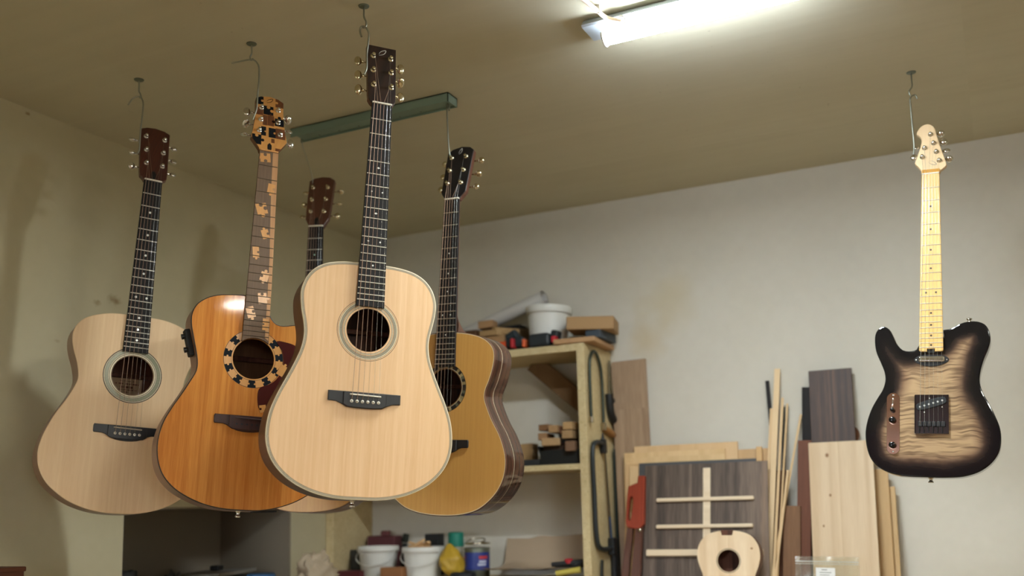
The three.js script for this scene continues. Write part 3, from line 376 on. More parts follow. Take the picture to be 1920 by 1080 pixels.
// ---- 4: golden top with glossy rosewood sides, right behind the dreadnought
const halfG = [[0, -358], [28, -357.5], [66, -362.5], [102, -372.5], [125, -386], [141, -406], [145, -427], [141, -457], [132, -488], [122, -513], [121, -533], [130, -558], [145, -589], [163, -618], [177, -648], [186, -678], [187.5, -707], [182, -737], [167, -767], [143, -794], [110, -817], [70, -829.5], [32, -834.5], [0, -835.5]];
const goldHead = [[-22.3, 1], [-25, 7], [-33, 17], [-37, 24], [-38, 60], [-38.8, 105], [-39.6, 147], [-27, 158], [0, 164.5], [27, 160], [39.8, 150], [38.8, 105], [38, 60], [37, 24], [33, 17], [25, 7], [22.3, 1]];
const goldTuners = [[-25, 132, -39.4], [-24, 92, -38.8], [-23, 52, -38.2], [20, 131, 39.4], [20, 89, 38.8], [19, 50, 38.2]];
acoustic({
  label: 'golden topped guitar with glossy rosewood sides and black headstock, hanging from the green channel', pos: [-1.262, 2.075, -2.233], rot: [-0.0064, -0.0074, -0.0615], half: halfG, depth: [0.095, 0.112], hole: [-0.5045, 0.05],
  topMat: M.gold, sideMat: M.roseGloss, backMat: M.insideDark, binding: { w: 0.0022, mat: M.brownLine, side: 0.004, line: M.cream }, sideLine: M.cream,
  rosette: (G, y) => { for (const [a, c, m] of [[50.4, 52.4, M.brownLine], [52.4, 53.2, M.cream], [62.6, 64, M.darkLine]]) add(G, 'rosette_ring', ring(a / 1000, c / 1000, ZT - 0.0002, ZT + 0.0001, 0, y, 72), m); const n = 48, cols = [0x1c1a18, 0x8a7a52, 0x1c1a18, 0x5a5a48, 0x33231a, 0x9a8a60].map((c) => std(c, 0.4)); for (let i = 0; i < n; i++) { const a0 = i / n * 2 * Math.PI, a1 = (i + 1) / n * 2 * Math.PI, p = (r, a) => [r * Math.cos(a), r * Math.sin(a)]; add(G, 'rosette_tile', extrude([p(0.0532, a0), p(0.0626, a0), p(0.0626, a1), p(0.0532, a1)], ZT - 0.0002, ZT + 0.0001).translate(0, y, 0), cols[(i * 7 + (i >> 2)) % 6]); } },
  fb: { end: -0.4495, n: 20, mat: M.ebony, inlay: dots([mid(5), mid(7), mid(9), mid(12, -0.012), mid(12, 0.012), mid(15)], 0.0017, M.pearl) },
  head: { pts: goldHead.slice().reverse(), face: phy(0x141216, 0.4, { clearcoat: 0.3, clearcoatRoughness: 0.3 }), core: M.mahogany, tuners: goldTuners, style: 1, extra: (G) => mark(G, 0.0, 0.149, 0.008, 0.7, M.pearl) },
  metal: M.gold6, bridge: { mat: M.blackBridge, pins: true, pts: whale }, seed: 41, pin: false,
});
// ---- 5: mostly hidden guitar at the back
acoustic({
  label: 'dark brown headed guitar half hidden behind the spruce dreadnought', pos: [-1.764, 2.094, -2.305], rot: [-0.0286, 0.3151, -0.022], half: halfG, depth: [0.095, 0.112], hole: [-0.5045, 0.05],
  topMat: M.gold, sideMat: M.mahogany, backMat: M.inside, binding: { w: 0.002, mat: M.brownLine, side: 0.003 }, rosette: ringSet([[52, 53, M.darkLine], [53, 60, shell], [60, 61, M.darkLine]]),
  fb: { end: -0.4495, n: 20, mat: M.ebony, inlay: dots([mid(3), mid(5), mid(7), mid(9), mid(12, -0.012), mid(12, 0.012), mid(15)], 0.0024, std(0x9fc0b0, 0.3)) },
  head: { pts: [[-22.3, 1], [-24, 6], [-30, 18], [-35, 28], [-37, 60], [-38, 105], [-38.8, 162], [-24, 171], [0, 175], [24, 172], [38.8, 162], [38, 105], [37, 60], [35, 28], [30, 18], [24, 6], [22.3, 1]].reverse(), face: wood(T.mahogany, 0.4, { clearcoat: 0.3, clearcoatRoughness: 0.3 }), tuners: [[-25, 138, -38.6], [-23.5, 95, -38], [-22, 53.5, -37], [21, 137, 38.6], [20, 94.5, 38], [19, 52, 37]], style: 1, extra: (G) => add(G, 'truss_cover', toHead(extrude(mm([[-7, 6], [7, 6], [8, 24], [0, 34], [-8, 24]]), 0, 0.0015, 0.0003)), M.black) },
  metal: M.gold6, bridge: { mat: M.blackBridge, pins: true, pts: whale }, seed: 53, pin: false,
});
// ---------------------------------------------------------------- electric guitar on the right
{
  const G = thing('electric_guitar', 'black burst flame maple electric guitar with maple neck, hanging rightmost', 'guitar', undefined, [-0.108, 2.083, -2.699], [-0.0623, -0.0141, -0.0713]);
  const tele = mm([[-28, -446], [-35, -458], [-50, -462], [-67, -459], [-81, -443], [-90, -422], [-99, -405], [-112, -396], [-124, -400], [-133, -414], [-135, -435], [-131, -463], [-120, -491], [-111, -516], [-109, -537], [-115, -560], [-128, -583], [-141, -608], [-151, -638], [-156, -669], [-154, -701], [-146, -730], [-131, -752], [-104, -769], [-66, -778], [-17, -779.5], [31, -779], [71, -775], [106, -762], [133, -740], [149, -714], [154, -686], [152, -656], [142, -626], [129, -596], [116, -570], [109, -543], [111, -517], [119, -486], [129, -460], [134, -438], [131, -415], [122, -399], [106, -391], [86, -390], [66, -395], [50, -404], [37, -409], [28, -409], [27, -430], [0, -446]]);
  const out = spline(tele, 200), zt = -0.009, seg = out.map((p, i) => [p, out[(i + 1) % out.length]]);
  const dist = (x, y) => { let m = 1; for (const [a, b] of seg) { const dx = b[0] - a[0], dy = b[1] - a[1], t = clamp(((x - a[0]) * dx + (y - a[1]) * dy) / (dx * dx + dy * dy)), d = Math.hypot(x - a[0] - t * dx, y - a[1] - t * dy); if (d < m) m = d; } return m; };
  // dye: black at the rim, brown, then bare figured maple in the middle
  const burst = tex(512, 640, (u, v) => {
    const x = -0.16 + 0.32 * u, y = -0.785 + 0.4 * v, d = dist(x, y) + (fbm(x * 30, y * 30, 201, 3) - 0.5) * 0.012 - Math.max(0, y + 0.45) * 0.25, w = fbm(x * 22, y * 9, 202, 3);
    const fl = vn(y * 260 + w * 5 + x * 6, x * 22 + y * 7, 203) * 0.6 + vn(y * 560 + w * 8, x * 40, 204) * 0.4, s = clamp((fl - 0.42) * 2.6) * clamp((d - 0.014) / 0.03), k = clamp((d - 0.012) / 0.06), t = k * k * (3 - 2 * k);
    let c = lerp3([16, 14, 16], [98, 74, 60], clamp(t * 1.6)); c = lerp3(c, [172, 144, 110], clamp(t * 1.5 - 0.45)); return lerp3(c, [62, 46, 36], s * 0.55);
  });
  add(G, 'body', extrude(out, zt - 0.045, zt, 0.003, [], 3), M.blackGloss);
  add(G, 'flame_top', planar(extrude(offset(out, -0.0032), zt - 0.001, zt + 0.0004), -0.16, -0.785, 0.32, 0.4), new THREE.MeshPhysicalMaterial({ map: burst, roughness: 0.8, specularIntensity: 0.1, clearcoat: 1, clearcoatRoughness: 0.04 }), 'flame maple top with black burst');
  const half = (y) => (0.042 + (0.0515 - 0.042) * -y / 0.324) / 2, fy = (n) => fretY(n, 0.648), e = -0.4655, w1 = half(e), c0 = 0.004;
  const np = [[-half(0), 0.003], [-w1, e + c0], [-w1 + c0 * 0.3, e + c0 * 0.3], [-w1 + c0, e], [-0.0098, e], [-0.0098, e + 0.0068], [0.0086, e + 0.0068], [0.0086, e], [w1 - c0, e], [w1 - c0 * 0.3, e + c0 * 0.3], [w1, e + c0], [half(0), 0.003]];
  const st = []; for (let i = 0; i <= 12; i++) { const y = 0.003 - 0.42 * i / 12, w = half(Math.min(0, y)) - 0.0006, d = 0.014 + 0.004 * i / 12, row = []; for (let k = 0; k <= 12; k++) { const t = Math.PI * k / 12; row.push([w * Math.cos(t), y, -0.007 - d * Math.sin(t) ** 0.85]); } st.push(row); }
  add(G, 'neck', [grain(extrude(np, -0.0092, 0, 0.0007), 1, 0.1, 0.5), loft(st, [0, 1])], M.maple);
  add(G, 'truss_notch', box(0.018, 0.009, 0.003, [-0.0006, e + 0.003, zt + 0.001]), M.black);
  for (let n = 1; n <= 21; n++) { const f = add(G, 'fret', unitFret, M.fret); f.position.set(0, fy(n), 0); f.scale.set(2 * half(fy(n)) - 0.0006, 1, 0.9); }
  for (const [n, x] of [[3, 0], [5, 0], [7, 0], [9, 0], [12, -0.0118], [12, 0.0118], [15, 0], [17, 0], [19, 0], [21, 0]]) add(G, 'position_marker', cyl(0.0026, 0.0026, 0.0006, [x, (fy(n) + fy(n - 1)) / 2, 0.0001], [Math.PI / 2, 0, 0], 14), std(0x2a2116, 0.4));
  add(G, 'nut', rbox(0.0418, 0.0034, 0.008, 0.001, [0, 0.0022, -0.002]), M.bone);
  // headstock, set a step lower than the fretboard
  const tf = (g) => g.rotateX(-0.035).translate(0, 0, -0.0085), hp = spline(mm([[-21.3, 6.5], [-23.5, 15.9], [-31, 27], [-38.3, 36.2], [-36, 46], [-31.1, 61.3], [-25.6, 79.2], [-22.8, 91.9], [-23.2, 103.1], [-27.9, 112.2], [-34.4, 117.8], [-32, 127], [-28, 134], [-20.7, 140.5], [-13, 143.3], [-5, 143], [4, 137], [9.9, 127.5], [13.1, 113.3], [22.6, 77.8], [32, 46.2], [37.2, 23.6], [31, 17], [23.2, 10.6], [20.9, 4], [0, 2]]), 120);
  add(G, 'headstock', tf(grain(extrude(hp, -0.014, 0, 0.0012), 1, 0.1, 0.4)), M.paleMaple);
  add(G, 'headstock_scoop', grain(extrude([[0.004, -0.0005], [0.0075, -0.0025], [0.012, -0.0062], [0.0175, -0.0095], [0.0175, -0.012], [0.004, -0.012]], -0.0212, 0.0212).applyMatrix4(new THREE.Matrix4().set(0, 0, 1, 0, 1, 0, 0, 0, 0, 1, 0, 0, 0, 0, 0, 1)), 1, 0.1, 0.4), M.amberSheen);  // amber tint paints in how the sloped maple reflects
  const posts = [[-20.6, 52.6, -42.4, 62.5], [-15, 76.9, -36, 88.5], [-0.5, 113.2, 23, 122], [6.7, 88.1, 29.5, 98], [13, 63.2, 36.2, 72], [20.1, 38.4, 42.6, 48]], R = rng(77);
  for (const [x, y, bx, by] of posts) tuner(G, x / 1000, y / 1000, bx / 1000, tf, M.chrome, (R() - 0.5) * 2, 1, [bx / 1000, by / 1000]);
  mark(G, 0.003, 0.033, 0.0095, -1.0, std(0x8a8478, 0.5), 0.035, 0.0004); { const l = G.children[G.children.length - 1]; l.geometry.translate(0, 0, -0.0054); }
  // neck pickup: chrome cover on a black plate
  add(G, 'pickup_plate', extrude(spline(mm([[-40.5, -486], [-36, -479], [-24, -474.5], [0, -473.5], [24, -474.5], [36, -479], [40.5, -486], [36, -492], [22, -499], [0, -502.5], [-22, -499], [-36, -492]]), 60), zt, zt + 0.0022, 0.0006), M.black);
  add(G, 'neck_pickup', place(rbox(0.0605, 0.0142, 0.0075, 0.0055, [0, 0, 0], [0, 0, 0], 4), [0.0004, -0.4846, zt + 0.0045]), M.chrome); for (const s of [-1, 1]) add(G, 'pickup_screw', sph(0.0021, [s * 0.0355, -0.4862, zt + 0.0022], [1, 1, 0.5], 10), M.chrome);
  // bridge plate with slanted pickup, saddles and strings
  const dark = std(0x4a4040, 0.22, { metalness: 1 });
  add(G, 'bridge_plate', [extrude(mm([[-39, -574], [39, -574], [39, -672], [-39, -672]]), zt, zt + 0.002, 0.0006), box(0.0012, 0.094, 0.006, [-0.0385, -0.624, zt + 0.004]), box(0.0012, 0.094, 0.006, [0.0385, -0.624, zt + 0.004]), box(0.077, 0.0012, 0.008, [0, -0.6715, zt + 0.005])], dark);
  const bp = add(G, 'bridge_pickup', place(extrude(spline([[-0.0275, -0.0092], [0.0275, -0.0092], [0.0345, -0.0065], [0.0362, 0], [0.0345, 0.0065], [0.0275, 0.0092], [-0.0275, 0.0092], [-0.0345, 0.0065], [-0.0362, 0], [-0.0345, -0.0065]], 60), 0, 0.0065, 0.001), [-0.0006, -0.597, zt + 0.001], [0, 0, 0.295]), M.blackRubber);
  for (let i = 0; i < 6; i++) { const u = -0.0262 + i * 0.0102; add(bp, 'pole_piece', cyl(0.0022, 0.0022, 0.001, [u, -0.6055 + i * 0.00325, zt + 0.0078], [Math.PI / 2, 0, 0], 12), std(0xd0d0cc, 0.4, { metalness: 0.3 })); }
  for (const [x, y] of [[-4.6, -583.7], [-16.5, -618.3], [24, -604.8]]) add(G, 'pickup_screw', sph(0.002, [x / 1000, y / 1000, zt + 0.0022], [1, 1, 0.5], 10), M.chrome);
  for (let i = 0; i < 6; i++) { const x = -0.0262 + i * 0.0105; add(G, 'saddle', [rbox(0.0098, 0.013, 0.006, 0.0012, [x, -0.648, zt + 0.0055]), rod([x - 0.002, -0.654, zt + 0.006], [x - 0.002, -0.671, zt + 0.006], 0.0011)], M.black); }
  for (let i = 0; i < 6; i++) {
    const p = posts[i], hx = p[0] / 1000, hy = p[1] / 1000, nx = -0.0175 + i * 0.007, sx = -0.0262 + i * 0.0105; add(G, 'string', polyrod([[hx, hy, -0.0085 - hy * 0.035 + 0.006], [nx, 0.004, 0.0012], [nx, 0.001, 0.0022], [sx, -0.6475, zt + 0.0095], [sx, -0.66, zt + 0.003]], [0.00055, 0.00045, 0.00034, 0.00026, 0.0002, 0.0002][i], 6), M.steel);
  }
  // control plate
  const cp = circle(0.0156, 32).map(([x, y]) => [x, y > 0 ? y + 0.062 : y - 0.062]); const plate = add(G, 'control_plate', extrude(cp, zt, zt + 0.0016, 0.0005).translate(-0.0895, -0.6467, 0), std(0xc49c8a, 0.14, { metalness: 1 }));  // copper tint paints the reddish room reflection onto a chrome plate
  for (const y of [-0.6393, -0.7021]) add(G, 'control_knob', lathe([[0.0086, 0], [0.0088, 0.004], [0.0082, 0.0125], [0.0068, 0.0155], [0.004, 0.0168], [0, 0.017]], [-0.0906, y, zt + 0.0016], [Math.PI / 2, 0, 0], 24), M.blackGloss);
  add(G, 'selector_switch', [rod([-0.0906, -0.598, zt + 0.001], [-0.0906, -0.606, zt + 0.014], 0.0013, 0.0016, 8), box(0.003, 0.022, 0.001, [-0.0906, -0.598, zt + 0.0017])], M.chrome); add(G, 'switch_tip', sph(0.0052, [-0.0906, -0.6135, zt + 0.015], [1, 1.1, 0.9]), M.blackGloss);
  for (const y of [-0.5755, -0.585, -0.718]) add(G, 'plate_screw', sph(0.0026, [-0.0896, y, zt + 0.0018], [1, 1, 0.5], 10), M.chrome);
  const btn = [[0.0062, 0], [0.0062, 0.0015], [0.0038, 0.003], [0.0036, 0.007], [0.0066, 0.0098], [0.0068, 0.012], [0, 0.0124]];
  add(G, 'strap_button', lathe(btn, [0.086, -0.3905, zt - 0.0225]), M.nickel); add(G, 'strap_button', lathe(btn, [-0.004, -0.7788, zt - 0.0225], [Math.PI, 0, 0]), M.nickel);
}
// ---------------------------------------------------------------- hooks
function ceilingHook(label, x, z, pts) {
  const o = thing('ceiling_hook', label, 'hook', 'screw hooks in the ceiling'); add(o, 'washer', lathe([[0, 0], [0.0125, 0], [0.0115, -0.002], [0.006, -0.004], [0, -0.004]], [x, CEIL, z], [0, 0, 0], 20), M.zinc);
  add(o, 'hook', tube([[x, CEIL - 0.002, z], [x * 0.5 + pts[0][0] * 0.5, (CEIL + pts[0][1]) / 2, z * 0.5 + pts[0][2] * 0.5], ...pts], 0.0021, 36, 7), M.wire);
}
function hanger(label, pts, r = 0.0021) { single('wire_hanger', label, 'hanger', 'bent wires the guitars hang from', tube(pts, r, 60, 7), M.wire); }
ceilingHook('screw hook in the ceiling above the leftmost pale guitar', -1.937, -1.785, [[-1.9545, 2.363, -1.8025], [-1.9515, 2.355, -1.8045], [-1.9508, 2.3475, -1.8056], [-1.9545, 2.3455, -1.8037]]);
hanger('bent wire from ceiling hook to the leftmost pale guitar', [[-1.9804, 2.3263, -1.7911], [-1.9684, 2.3451, -1.797], [-1.9534, 2.3491, -1.8043], [-1.9455, 2.3356, -1.8082], [-1.9457, 2.2988, -1.8081], [-1.9484, 2.2623, -1.8067], [-1.9499, 2.2259, -1.806], [-1.9511, 2.1998, -1.8054], [-1.9552, 2.1927, -1.8034]]);
ceilingHook('screw hook in the ceiling above the jigsaw inlaid headstock', -1.549, -1.77, [[-1.5635, 2.3708, -1.7874], [-1.567, 2.3612, -1.786], [-1.5645, 2.3529, -1.7872], [-1.5599, 2.3569, -1.7895]]);
hanger('bent wire from ceiling hook to the jigsaw inlaid headstock', [[-1.6077, 2.3472, -1.766], [-1.588, 2.351, -1.7757], [-1.5704, 2.3544, -1.7843], [-1.5598, 2.3541, -1.7895], [-1.5492, 2.3414, -1.7947], [-1.5465, 2.3152, -1.796], [-1.5493, 2.2605, -1.7946], [-1.5512, 2.2266, -1.7937], [-1.559, 2.201, -1.7899]]);
ceilingHook('screw hook in the ceiling above the spruce dreadnought', -1.208, -1.75, [[-1.1985, 2.3497, -1.7373], [-1.1939, 2.3369, -1.7394], [-1.1961, 2.3255, -1.7384], [-1.2014, 2.3244, -1.7357]]);
hanger('bent wire from ceiling hook to the spruce dreadnought', [[-1.2036, 2.303, -1.7347], [-1.2068, 2.317, -1.7331], [-1.2036, 2.327, -1.7347], [-1.1971, 2.3268, -1.7378], [-1.1897, 2.314, -1.7415], [-1.1897, 2.295, -1.7415], [-1.193, 2.2636, -1.7399], [-1.1941, 2.226, -1.7393], [-1.1984, 2.2149, -1.7372]]);
ceilingHook('screw hook in the ceiling above the electric guitar', -0.135, -2.745, [[-0.1351, 2.335, -2.7222], [-0.1428, 2.3212, -2.7174], [-0.1393, 2.3092, -2.7191], [-0.129, 2.3119, -2.7242], [-0.1247, 2.3014, -2.7263]]);
hanger('straight wire from ceiling hook to the electric guitar', [[-0.1379, 2.3107, -2.7198], [-0.1418, 2.3004, -2.7179], [-0.1422, 2.2871, -2.7177], [-0.1421, 2.2206, -2.7177], [-0.1422, 2.1693, -2.7177], [-0.1451, 2.1475, -2.7163]], 0.0023);
hanger('wire from green ceiling channel to the black headstock', [[-1.281, CEIL - 0.046, -2.262], [-1.284, CEIL - 0.028, -2.264], [-1.29, CEIL - 0.024, -2.2655], [-1.2902, 2.3448, -2.2655], [-1.2864, 2.23, -2.2673], [-1.285, 2.205, -2.272]], 0.0022);
hanger('thin wire from green ceiling channel to the half hidden guitar', [[-1.8, CEIL - 0.024, -2.285], [-1.8, CEIL - 0.04, -2.287], [-1.801, 2.31, -2.31], [-1.8024, 2.2575, -2.3392], [-1.803, 2.235, -2.3392]], 0.0013);
// ---------------------------------------------------------------- shelf unit against the back wall
const SX0 = -2.34, SX1 = -1.259, SZ0 = BACK + 0.001, SZ1 = -3.13, SD = SZ1 - SZ0, SZ = (SZ0 + SZ1) / 2, TOP = 1.815, MIDY = 1.403, LOW = 1.015;
{
  const S = thing('shelf_unit', 'tall particle board shelf unit beside the leaning boards', 'shelf', undefined, [0, 0, 0]);
  const pm = (g, o) => planar3(g, o); function planar3(g, o = 0) { return grain(g, 1, 0.5, 0.5, o); }
  const rp = add(S, 'side_panel', pm(rbox(0.028, TOP, SD, 0.002, [SX1 - 0.014, TOP / 2, SZ])), M.particle); add(S, 'side_panel', pm(rbox(0.036, TOP, SD, 0.002, [SX0 + 0.018, TOP / 2, SZ]), 2), M.particle);
  const w = SX1 - 0.028 - SX0 - 0.036, cx = (SX1 - 0.028 + SX0 + 0.036) / 2;
  add(S, 'top_board', pm(rbox(w, 0.026, SD, 0.002, [cx, TOP - 0.013, SZ]), 1), M.particle);
  add(S, 'shelf_board', pm(rbox(w, 0.02, SD - 0.004, 0.002, [cx, MIDY - 0.01, SZ]), 3), M.particle); add(S, 'shelf_board', pm(rbox(w, 0.022, SD - 0.004, 0.002, [cx, LOW - 0.011, SZ]), 4), M.particle);
  add(S, 'diagonal_brace', grain(place(rbox(0.068, 0.345, 0.02, 0.002), [-1.418, 1.6835, BACK + 0.05], [0, 0, 0.86]), 1, 0.3, 0.8), wood(T.board, 0.7, { color: 0x8a7256 }));
}
// tools hanging on the right side of the unit, in its y-z plane
const px = SX1 + 0.0125;
const yz = (l, x = px) => l.map(([z, y]) => [x, y, z]);
{
  const steel = std(0x3c4238, 0.45, { metalness: 0.5 }), blackP = std(0x16181a, 0.45), grip = wood(T.board, 0.5, { color: 0xb08a58 });
  const a = thing('fret_saw', 'deep U framed fret saw with wooden handle on the shelf side', 'saw', 'saws hung on the shelf side');
  add(a, 'frame', tube(yz([[-3.147, 1.545], [-3.147, 1.72], [-3.156, 1.765], [-3.185, 1.79], [-3.215, 1.785], [-3.245, 1.752], [-3.258, 1.7], [-3.262, 1.535]]), 0.006, 60, 8), steel); add(a, 'clamp', [rod([px, 1.56, -3.147], [px, 1.54, -3.147], 0.008), rod([px, 1.548, -3.262], [px, 1.522, -3.266], 0.01)], M.nickel); add(a, 'handle', lathe([[0, 0], [0.009, 0.002], [0.012, 0.03], [0.013, 0.07], [0.009, 0.1], [0, 0.104]], [px, 1.53, -3.262], [-Math.PI / 2 - 0.22, 0, 0], 14), grip);
  const c = thing('coping_saw', 'slim saw with black pistol grip on the shelf side', 'saw', 'saws hung on the shelf side');
  add(c, 'frame', tube(yz([[-3.325, 1.65], [-3.332, 1.74], [-3.338, 1.779], [-3.346, 1.74], [-3.364, 1.64]]), 0.0035, 30, 6), std(0x6a6048, 0.5, { metalness: 0.4 })); add(c, 'grip', merge([tube(yz([[-3.325, 1.655], [-3.328, 1.62], [-3.338, 1.585], [-3.36, 1.565], [-3.383, 1.56]]), 0.015, 26, 8), tube(yz([[-3.34, 1.628], [-3.36, 1.632], [-3.374, 1.645]]), 0.009, 14, 8)]), blackP); add(c, 'blade_plate', box(0.004, 0.05, 0.02, [px, 1.6, -3.362], [0.4, 0, 0]), M.steel);
  const h = thing('hacksaw', 'large black hacksaw with square frame on the shelf side', 'saw', 'saws hung on the shelf side');
  add(h, 'frame', tube(yz([[-3.246, 1.473], [-3.19, 1.476], [-3.158, 1.466], [-3.147, 1.43], [-3.15, 1.3], [-3.156, 1.165], [-3.17, 1.128], [-3.205, 1.115], [-3.3, 1.113]]), 0.0085, 70, 8), std(0x20272a, 0.45)); add(h, 'blade', box(0.0015, 0.31, 0.012, [px, 1.3, -3.28], [0.11, 0, 0]), std(0x4a4234, 0.5, { metalness: 0.5 })); add(h, 'blade_paint', box(0.002, 0.075, 0.0125, [px, 1.185, -3.2925], [0.11, 0, 0]), std(0x24486e, 0.5)); add(h, 'blade_holder', [rbox(0.018, 0.05, 0.028, 0.004, [px, 1.465, -3.252], [0.1, 0, 0]), rod([px, 1.48, -3.25], [px, 1.512, -3.247], 0.009, 0.002)], blackP); add(h, 'handle', [rbox(0.024, 0.06, 0.045, 0.006, [px, 1.12, -3.308]), rbox(0.022, 0.1, 0.034, 0.008, [px, 1.05, -3.32])], blackP);
  single('file', 'dark green file standing at the back of the shelf side', 'file', undefined, merge([rbox(0.006, 0.52, 0.03, 0.002, [px, 1.2, -3.365]), cyl(0.012, 0.014, 0.12, [px, 0.88, -3.365])]), std(0x1d2b26, 0.5)).userData.label = 'long dark green file hanging behind the large hacksaw';
  const r = thing('rasp', 'small dark rasp hanging below the large hacksaw', 'rasp'); add(r, 'blade', rbox(0.006, 0.16, 0.018, 0.002, [px, 1.0, -3.19], [-0.12, 0, 0]), std(0x3a3c38, 0.5, { metalness: 0.5 })); add(r, 'handle', cyl(0.01, 0.012, 0.09, [px, 0.88, -3.205], [-0.12, 0, 0]), grip);
}
// things on top of the unit
{
  const cb = 'things lying on top of the shelf unit';
  const t = thing('paper_roll', 'long white paper roll sloping up over the shelf top', 'paper roll', undefined); { const a = V([-1.86, 1.912, -3.31]), d = V([-1.462, 2.022, -3.265]).sub(a), L = d.length(); const g = merge([strip([0.026, 0.026, 0.019, 0.019].map((r, k) => circle(r, 24).map(([x, y]) => [x, k === 0 || k === 3 ? 0 : L, y]))), ]); g.applyQuaternion(new THREE.Quaternion().setFromUnitVectors(new THREE.Vector3(0, 1, 0), d.normalize())).translate(a.x, a.y, a.z); add(t, 'sheet', g, M.whitePaper); }
  const bucket = (name, label, x, y, z, r, h, group, mat = M.whitePlastic) => { const b = thing(name, label, 'bucket', group, [x, y, z]); add(b, 'pail', lathe([[0, 0.001], [r * 0.8, 0.001], [r * 0.82, 0.006], [r * 0.97, h - 0.012], [r * 0.95, h - 0.012], [r * 0.79, 0.008], [0, 0.008]], [0, 0, 0], [0, 0, 0], 32), mat); add(b, 'rim', lathe([[r * 0.96, h - 0.02], [r * 1.04, h - 0.02], [r * 1.05, h - 0.012], [r * 1.03, h], [r * 0.97, h], [r * 0.96, h - 0.012]], [0, 0, 0], [0, 0, 0], 32), mat); return b; };
  { const b = bucket('bucket', 'white plastic tub with lid on top of the shelf unit', -1.445, TOP, -3.25, 0.08, 0.15, 'white plastic buckets'); add(b, 'lid', lathe([[0, 0.153], [0.07, 0.153], [0.078, 0.158], [0.084, 0.156], [0.085, 0.14], [0.081, 0.14]], [0, 0, 0], [0, 0, 0], 32), M.whitePlastic); b.rotation.z = -0.05; b.position.y += 0.005; }
  single('wooden_board', 'thin orange board on the shelf corner under the cardboard box', 'board', cb, grain(rbox(0.15, 0.018, 0.235, 0.003, [-1.3, TOP + 0.01, -3.24], [0, 0.06, 0]), 2, 0.3, 0.8), wood(T.board, 0.6, { color: 0xc8ac90 }));
  single('box', 'small slate blue box between orange board and cardboard box', 'box', cb, rbox(0.055, 0.03, 0.16, 0.003, [-1.24, TOP + 0.035, -3.25]), std(0x3c4650, 0.6));
  single('cardboard_box', 'flat brown cardboard box topmost on the shelf corner', 'box', cb, rbox(0.165, 0.046, 0.17, 0.003, [-1.265, TOP + 0.075, -3.24], [0.04, 0.25, -0.05]), M.cardboard);
  single('box', 'black open box behind the wood blocks on the shelf top', 'box', cb, rbox(0.09, 0.085, 0.06, 0.004, [-1.63, TOP + 0.085, -3.345]), M.blackRubber);
  single('box', 'brown box beside the white tub on the shelf top', 'box', cb, rbox(0.055, 0.11, 0.06, 0.004, [-1.565, TOP + 0.056, -3.345]), std(0x6e5a40, 0.8));
  const bl = 'offcuts of wood piled on the shelf top';
  [[-1.668, 0.115, -3.21, 0.06, 0.028, 0.05, 0.1, 'orange brown wood block topmost on the offcut pile', 0xb89c80], [-1.73, 0.085, -3.22, 0.06, 0.03, 0.06, -0.2, 'dark red brown wood block under the paper roll', 0x66503f], [-1.64, 0.078, -3.2, 0.09, 0.022, 0.06, -0.25, 'pale flat wood block across the offcut pile', 0xd0bc9c], [-1.595, 0.085, -3.21, 0.03, 0.024, 0.1, -0.6, 'pale slanting wood block at the right of the offcut pile', 0xc4ae8c], [-1.63, 0.045, -3.19, 0.1, 0.03, 0.08, 0.12, 'rounded tan wood block low in the offcut pile', 0xb09678], [-1.7, 0.04, -3.24, 0.12, 0.06, 0.1, 0.05, 'dark wood block at the bottom of the offcut pile', 0x4a3426], [-1.65, 0.012, -3.22, 0.2, 0.022, 0.12, 0, 'flat dark slab carrying the offcut pile', 0x3a2c22]].forEach(([x, y, z, w, h, d, r, label, c]) => single('wood_block', label, 'wood block', bl, grain(rbox(w, h, d, 0.003, [x, TOP + y, z], [0, r, r * 0.25]), 0, 0.3, 0.8), wood(T.board, 0.65, { color: c })));
  const p1 = thing('cordless_drill', 'black and orange cordless drill lying on the shelf top', 'drill', undefined); add(p1, 'drill_body', [rbox(0.075, 0.04, 0.04, 0.012, [-1.535, TOP + 0.03, -3.17]), rbox(0.05, 0.05, 0.035, 0.01, [-1.555, TOP + 0.052, -3.19], [0, 0, 0.5])], std(0x1e2a30, 0.5)); add(p1, 'chuck', cyl(0.014, 0.017, 0.035, [-1.585, TOP + 0.022, -3.16], [0, 0, Math.PI / 2]), std(0xe0582a, 0.5)); add(p1, 'collar', rbox(0.012, 0.035, 0.036, 0.004, [-1.535, TOP + 0.025, -3.15]), std(0xb02028, 0.5)); add(p1, 'trigger', rbox(0.012, 0.03, 0.03, 0.004, [-1.492, TOP + 0.022, -3.155]), std(0xd86030, 0.5));
  const p2 = thing('power_tool', 'dark power tool with red switches beside the white tub', 'power tool', undefined); add(p2, 'tool_body', [rbox(0.085, 0.05, 0.045, 0.014, [-1.43, TOP + 0.026, -3.152]), rbox(0.03, 0.05, 0.04, 0.008, [-1.382, TOP + 0.036, -3.175], [0, 0, -0.2])], std(0x22282c, 0.5)); add(p2, 'switch', rbox(0.02, 0.02, 0.01, 0.003, [-1.44, TOP + 0.016, -3.14]), std(0x7a2a3c, 0.5)); add(p2, 'red_cap', rbox(0.016, 0.024, 0.03, 0.004, [-1.375, TOP + 0.024, -3.15]), std(0xb82030, 0.5));
